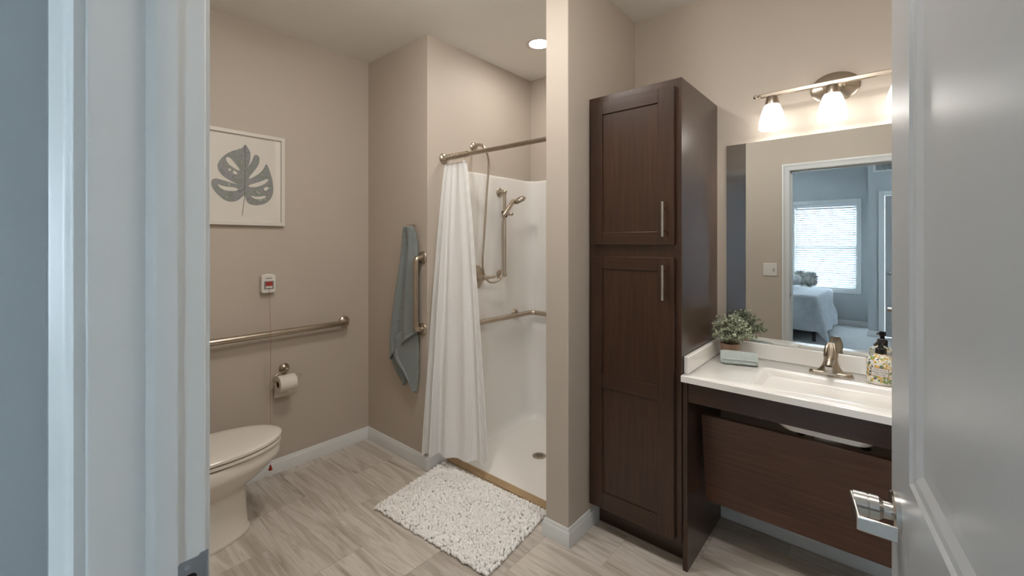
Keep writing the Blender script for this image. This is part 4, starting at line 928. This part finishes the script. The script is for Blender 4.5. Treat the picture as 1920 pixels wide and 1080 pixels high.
for x in LX:
    so = obj('socket_cup', lathe(bmesh.new(), [(0.020, -0.009), (0.023, -0.014), (0.029, -0.040), (0.030, -0.048), (0.026, -0.048)], (x, LY, LZ), 'Z', 28), 'nickel', vl, smooth=40)
    obj('glass_shade', lathe(bmesh.new(), [(0.028, -0.044), (0.034, -0.056), (0.044, -0.085), (0.0515, -0.118), (0.0545, -0.145), (0.054, -0.158), (0.0505, -0.162), (0.0505, -0.15), (0.045, -0.12)], (x, LY, LZ), 'Z', 36, cap=False), 'shade', vl, smooth=60)
    obj('bulb', lathe(bmesh.new(), [(0.012, -0.048), (0.028, -0.085), (0.030, -0.105), (0.022, -0.128), (0.001, -0.135)], (x, LY, LZ), 'Z', 20), 'bulb', vl, smooth=60)

# light switch beside the doorway, on the bathroom side
sw = thing('light_switch', 'white two gang switch plate beside the doorway', 'light switch', (-0.912, YD1, 1.113))
obj('cover_plate', box(-0.970, -0.853, YD1, YD1 + 0.006, 1.115, 1.235), 'plastic', sw, bevel=0.003, seg=2)
obj('toggle', box(-0.886, -0.878, YD1 + 0.006, YD1 + 0.018, 1.165, 1.186), 'plastic', sw, bevel=0.002)
obj('toggle_slot', box(-0.889, -0.875, YD1 + 0.006, YD1 + 0.0066, 1.160, 1.190), 'greyp', sw)

# ---------------------------------------------------------------- bedroom beyond the doorway (seen in the mirror)
struct('floor_bedroom', box(BX0, BX1, BY0, YD0, -0.06, 0.0), 'carpet')
WX0, WX1, WZ0, WZ1 = -1.57, -0.650, 0.605, 2.12
W2A, W2B = -3.05, -1.80  # opening of the added window left of the bed, out of view
bm = bmesh.new()
bx(bm, BX0 - 0.1, W2A, BY0 - 0.1, BY0, 0, CEIL); bx(bm, W2B, WX0, BY0 - 0.1, BY0, 0, CEIL); bx(bm, WX1, -0.445 + 0.1, BY0 - 0.1, BY0, 0, CEIL)
for a_, b_ in ((W2A, W2B), (WX0, WX1)): bx(bm, a_, b_, BY0 - 0.1, BY0, 0, WZ0); bx(bm, a_, b_, BY0 - 0.1, BY0, WZ1, CEIL)
struct('wall_bedroom_window', bm, 'grey')
struct('wall_bedroom_return', box(-0.445, -0.345, BY0, BY1, 0, CEIL), 'grey')
ex0, ex1, ez = -0.255, 0.56, 2.13
bm = bmesh.new(); bx(bm, -0.345, ex0 - 0.018, BY1 - 0.1, BY1, 0, CEIL); bx(bm, ex1 + 0.018, BX1 + 0.1, BY1 - 0.1, BY1, 0, CEIL); bx(bm, ex0 - 0.018, ex1 + 0.018, BY1 - 0.1, BY1, ez + 0.018, CEIL)
struct('wall_bedroom_entry', bm, 'grey')
struct('wall_bedroom_left', box(BX0 - 0.1, BX0, BY0, YD0, 0, CEIL), 'grey')
LW0, LW1 = -2.75, -2.20      # narrow side window, out of view, added for its daylight
bm = bmesh.new(); bx(bm, BX1, BX1 + 0.1, BY1, LW0, 0, CEIL); bx(bm, BX1, BX1 + 0.1, LW1, YD0, 0, CEIL); bx(bm, BX1, BX1 + 0.1, LW0, LW1, 0, WZ0); bx(bm, BX1, BX1 + 0.1, LW0, LW1, WZ1, CEIL)
struct('wall_bedroom_right', bm, 'grey')
base('baseboard_bedroom', [(BX0, BY0), (-0.445, BY0), (-0.445, BY1), (-0.327, BY1)], 1)
struct('wall_bedroom_closet', box(BX0, -1.62, -0.95, YD0, 0, CEIL), 'grey')
base('baseboard_bedroom_front', [(XJ0 - 0.0635, YD0), (-1.62, YD0), (-1.62, -0.95)], 1)
def window(name, P, u, w_, n):
    """P: lower corner on the room face, u: along the wall, n: into the room"""
    u = Vector(u); n = Vector(n); h = WZ1 - WZ0; P = Vector(P)
    g = lambda a, z, d: P + u * a + n * d + Vector((0, 0, z))
    W = bpy.data.objects.new(name, None); C.objects.link(W); W.location = P; W['kind'] = 'structure'
    def bar(bm, a0, a1, z0, z1, d0, d1):
        V = [bm.verts.new(g(a, z, d)) for z in (z0, z1) for d in (d0, d1) for a in (a0, a1)]
        for q in ((0, 2, 3, 1), (4, 5, 7, 6), (0, 1, 5, 4), (2, 6, 7, 3), (0, 4, 6, 2), (1, 3, 7, 5)): bm.faces.new([V[i] for i in q])
    bm = bmesh.new(); cw = 0.06
    bar(bm, -cw, 0, -cw, h + cw, 0, 0.016); bar(bm, w_, w_ + cw, -cw, h + cw, 0, 0.016); bar(bm, 0, w_, h, h + cw, 0, 0.016); bar(bm, 0, w_, -cw, 0, 0, 0.016)
    obj('casing', bm, 'trim', W, bevel=0.003)
    bm = bmesh.new(); bar(bm, 0, 0.012, 0, h, -0.1, 0); bar(bm, w_ - 0.012, w_, 0, h, -0.1, 0); bar(bm, 0.012, w_ - 0.012, 0, 0.012, -0.1, 0); bar(bm, 0.012, w_ - 0.012, h - 0.012, h, -0.1, 0); obj('window_frame', bm, 'trim', W)
    for k, (z0, z1, d) in enumerate(((0.012, h / 2 + 0.02, -0.068), (h / 2 - 0.02, h - 0.012, -0.092))):
        bm = bmesh.new(); t = 0.038
        bar(bm, 0.012, 0.012 + t, z0, z1, d, d + 0.022); bar(bm, w_ - 0.012 - t, w_ - 0.012, z0, z1, d, d + 0.022); bar(bm, 0.012 + t, w_ - 0.012 - t, z0, z0 + t, d, d + 0.022); bar(bm, 0.012 + t, w_ - 0.012 - t, z1 - t, z1, d, d + 0.022)
        s_ = obj('sash', bm, 'trim', W)
        bm = bmesh.new(); bar(bm, 0.012 + t, w_ - 0.012 - t, z0 + t, z1 - t, d + 0.009, d + 0.013); obj('pane', bm, 'glass', s_)
    if name != 'window_1':
        return
    B = thing('window_blind', 'white horizontal slat blind lowered over the window behind the bed', 'blind', g(w_ / 2, 0.02, -0.03))
    bm = bmesh.new(); bar(bm, 0.014, w_ - 0.014, h - 0.065, h - 0.014, -0.040, -0.005); obj('headrail', bm, 'blind', B)
    bm = bmesh.new(); bar(bm, 0.016, w_ - 0.016, 0.016, 0.034, -0.040, -0.008); obj('bottom_rail', bm, 'blind', B)
    ns = 36; z0, z1 = 0.058, h - 0.085; first = None
    for k in range(ns):
        z = z0 + (z1 - z0) * k / (ns - 1)
        if first is None:
            bm = bmesh.new(); th_ = math.radians(57); R_ = []
            for e in range(5):
                t = (e / 4 - 0.5); d = -0.024 + t * 0.038 * math.cos(th_); zz = z - t * 0.042 * math.sin(th_) + 0.003 * (1 - 4 * t * t)
                R_.append((d, zz))
            rr_ = R_ + [(d, zz - 0.0025) for d, zz in R_[::-1]]
            loft(bm, [[g(a, zz, d) for d, zz in rr_] for a in (0.018, w_ - 0.018)])
            first = obj('slat', bm, 'blind', B)
        else:
            c_ = first.copy(); C.objects.link(c_); c_.parent = B; c_.location = Vector(first.location) + Vector((0, 0, z - z0))
    bm = bmesh.new()
    for a in (0.10, w_ / 2, w_ - 0.10): tube(bm, [g(a, 0.03, -0.0035), g(a, h - 0.06, -0.0035)], 0.0008, 5)
    obj('ladder_cord', bm, 'blind', B)
window('window_1', (WX0, BY0, WZ0), (1, 0, 0), WX1 - WX0, (0, 1, 0))
window('added_window_2', (W2A, BY0, WZ0), (1, 0, 0), W2B - W2A, (0, 1, 0))  # unseen window without blind, added to carry more daylight through the bedroom
window('added_window_3', (BX1, LW0, WZ0), (0, 1, 0), LW1 - LW0, (-1, 0, 0))  # unseen side window, added to throw daylight on jamb and closet wall
# entry door on the bedroom side
d2 = bpy.data.objects.new('door_2', None); C.objects.link(d2); d2.location = (0.15, BY1, 0); d2['kind'] = 'structure'; d2['label'] = 'grey panelled bedroom closet door with round knob'
obj('door_leaf', box(ex0 + 0.003, ex1 - 0.003, BY1 - 0.055, BY1 - 0.02, 0.012, ez - 0.003), 'door', d2)
bm = bmesh.new()
for z0, z1 in ((0.25, 0.92), (1.08, 1.98)):
    for r0 in ((ex0 + 0.13, ex1 - 0.13),):
        rings = [[(r0[0] + i, BY1 - 0.02 + d, z0 + i), (r0[1] - i, BY1 - 0.02 + d, z0 + i), (r0[1] - i, BY1 - 0.02 + d, z1 - i), (r0[0] + i, BY1 - 0.02 + d, z1 - i)] for i, d in ((0, 0.0), (0.012, 0.008), (0.03, 0.008), (0.045, 0.0005))]
        loft(bm, rings, False, True)
obj('panel_moulding', bm, 'door', d2)
obj('knob', lathe(bmesh.new(), [(0.028, 0), (0.028, 0.006), (0.012, 0.01), (0.011, 0.03), (0.026, 0.04), (0.028, 0.055), (0.018, 0.066), (0.001, 0.068)], (ex0 + 0.05, BY1 - 0.02, 0.97), 'Y', 24), 'steel', d2, smooth=50)
bm = bmesh.new(); bx(bm, ex0 - 0.018, ex0, BY1 - 0.1, BY1, 0, ez); bx(bm, ex1, ex1 + 0.018, BY1 - 0.1, BY1, 0, ez); bx(bm, ex0 - 0.018, ex1 + 0.018, BY1 - 0.1, BY1, ez, ez + 0.018)
bx(bm, ex0 - 0.070, ex0 - 0.006, BY1, BY1 + 0.016, 0, ez + 0.07); bx(bm, ex1 + 0.006, ex1 + 0.07, BY1, BY1 + 0.016, 0, ez + 0.07); bx(bm, ex0 - 0.006, ex1 + 0.006, BY1, BY1 + 0.016, ez + 0.006, ez + 0.07)
struct('trim_4', bm, 'trim', bevel=0.003, label='white casing around the bedroom closet door')
vn = thing('air_vent', 'white framed return air grille high on the bedroom wall', 'vent', (-0.16, BY1, 2.50))
vx0, vx1, vz0, vz1 = -0.389, 0.07, 2.49, 2.70
bm = bmesh.new(); bx(bm, vx0, vx0 + 0.032, BY1, BY1 + 0.012, vz0, vz1); bx(bm, vx1 - 0.032, vx1, BY1, BY1 + 0.012, vz0, vz1); bx(bm, vx0 + 0.032, vx1 - 0.032, BY1, BY1 + 0.012, vz0, vz0 + 0.03); bx(bm, vx0 + 0.032, vx1 - 0.032, BY1, BY1 + 0.012, vz1 - 0.03, vz1)
obj('frame', bm, 'trim', vn); obj('duct', box(vx0 + 0.032, vx1 - 0.032, BY1, BY1 + 0.001, vz0 + 0.03, vz1 - 0.03), 'metalblack', vn)
for k in range(9):
    z = vz0 + 0.038 + k * 0.0165; bm = bmesh.new(); prism(bm, [(vx0 + 0.033, BY1 + 0.002, z + 0.008), (vx0 + 0.033, BY1 + 0.003, z + 0.009), (vx0 + 0.033, BY1 + 0.011, z), (vx0 + 0.033, BY1 + 0.010, z - 0.001)], (vx1 - vx0 - 0.066, 0, 0)); obj('louvre', bm, 'trim', vn)

# bed: head towards the window, quilt hanging over the foot corner
bd = thing('bed', 'made bed with a pale grey quilt hanging to the floor at its corner', 'bed', (-1.7, -3.55, 0))
QX0, QX1, QY0, QY1 = -2.45, -0.97, -4.50, -2.70
obj('mattress', box(QX0, QX1, QY0, QY1, 0.27, 0.62), 'mattress', bd, bevel=0.05, seg=4, smooth=60)
bm = bmesh.new(); bx(bm, QX0, QX1, QY1 - 0.03, QY1, 0.19, 0.265); bx(bm, QX0, QX1, QY0, QY0 + 0.03, 0.19, 0.265); bx(bm, QX0, QX0 + 0.03, QY0, QY1, 0.19, 0.265); bx(bm, QX1 - 0.03, QX1, QY0, QY1, 0.19, 0.265); bx(bm, QX0, QX1, QY0, QY1, 0.25, 0.268); obj('bed_frame', bm, 'metalblack', bd)
for x in (QX0 + 0.02, QX1 - 0.02):
    for y in (QY0 + 0.02, QY1 - 0.02): obj('leg', box(x - 0.02, x + 0.02, y - 0.02, y + 0.02, 0, 0.19), 'metalblack', bd)
bm = bmesh.new(); N1, N2 = 70, 80; V = []
qx0, qx1, qy0, qy1, qz = QX0 + 0.3, QX1 + 0.012, QY0 + 0.5, QY1 + 0.012, 0.645
for i in range(N1 + 1):
    row = []
    for j in range(N2 + 1):
        sx = qx0 + (qx1 + 0.56 - qx0) * i / N1; sy = qy0 + (qy1 + 0.50 - qy0) * j / N2
        ox, oy = max(0, sx - qx1), max(0, sy - qy1)
        ex, ey = min(sx, qx1), min(sy, qy1)
        drop = math.hypot(ox, oy)
        if drop > 0:
            dx, dy = ox / drop, oy / drop
            flare = 0.05 * (1 - math.exp(-drop * 6)) + 0.22 * drop * (0.25 + 1.3 * dx * dy)
            wav = 0.022 * math.sin(11 * (sx - sy) + 1.0) * min(1, drop * 4)
            x = ex + dx * (flare + wav); y = ey + dy * (flare + wav); z = qz - drop * (0.97 - 0.12 * dx * dy)
        else: x, y, z = ex, ey, qz
        z += 0.012 * abs(math.sin(PI * sx / 0.24)) ** 0.5 * abs(math.sin(PI * sy / 0.24)) ** 0.5 if drop == 0 else 0
        if drop > 0:
            pf = 0.010 * abs(math.sin(PI * sx / 0.24)) ** 0.5 * abs(math.sin(PI * sy / 0.24)) ** 0.5
            x += dx * pf; y += dy * pf
        row.append(bm.verts.new((x, y, max(z, 0.02))))
    V.append(row)
for i in range(N1):
    for j in range(N2): bm.faces.new((V[i][j], V[i + 1][j], V[i + 1][j + 1], V[i][j + 1]))
obj('quilt', bm, 'quilt', bd, smooth=180, solid=0.018)
def pillow(loc, r, rot, label, fuzz, fm='fur'):
    t_ = thing('fur_pillow', label, 'pillow', loc, 'fur pillows on the bed')
    bm = bmesh.new(); bmesh.ops.create_uvsphere(bm, u_segments=32, v_segments=20, radius=1.0)
    e = Euler(rot).to_matrix()
    for v_ in bm.verts:
        c_ = v_.co; sgn = lambda a, p: math.copysign(abs(a) ** p, a)
        v_.co = Vector(loc) + e @ Vector((r[0] * sgn(c_.x, 0.7), r[1] * sgn(c_.y, 0.9), r[2] * sgn(c_.z, 0.7)))
    body = obj('cushion', bm, fm, t_, smooth=180)
    bm = bmesh.new()
    for k in range(fuzz):
        d = Vector((random.gauss(0, 1), random.gauss(0, 1), random.gauss(0, 1))).normalized(); sgn = lambda a, p: math.copysign(abs(a) ** p, a)
        p = Vector(loc) + e @ Vector((r[0] * sgn(d.x, 0.7), r[1] * sgn(d.y, 0.9), r[2] * sgn(d.z, 0.7)))
        n_ = (e @ d + Vector((random.gauss(0, .3), random.gauss(0, .3), random.gauss(-.1, .3)))).normalized(); s_ = n_.orthogonal().normalized() * 0.004
        bm.faces.new((bm.verts.new(p - s_), bm.verts.new(p + s_), bm.verts.new(p + n_ * random.uniform(0.03, 0.05))))
    f_ = obj('fur', bm, fm, t_); f_['kind'] = 'stuff'
pillow((-1.52, -3.80, 0.80), (0.17, 0.10, 0.075), (0.2, 0, 0), 'pale fluffy fur pillow lying lowest on the bed', 1500, 'furpale')
pillow((-1.33, -4.22, 0.80), (0.16, 0.09, 0.12), (0.35, 0.15, -0.2), 'dark tipped fluffy fur pillow standing by the window', 1500)
pillow((-1.72, -4.22, 0.84), (0.17, 0.10, 0.15), (0.4, 0.1, 0), 'grey fur pillow leaning behind the pale fluffy pillow', 1200)
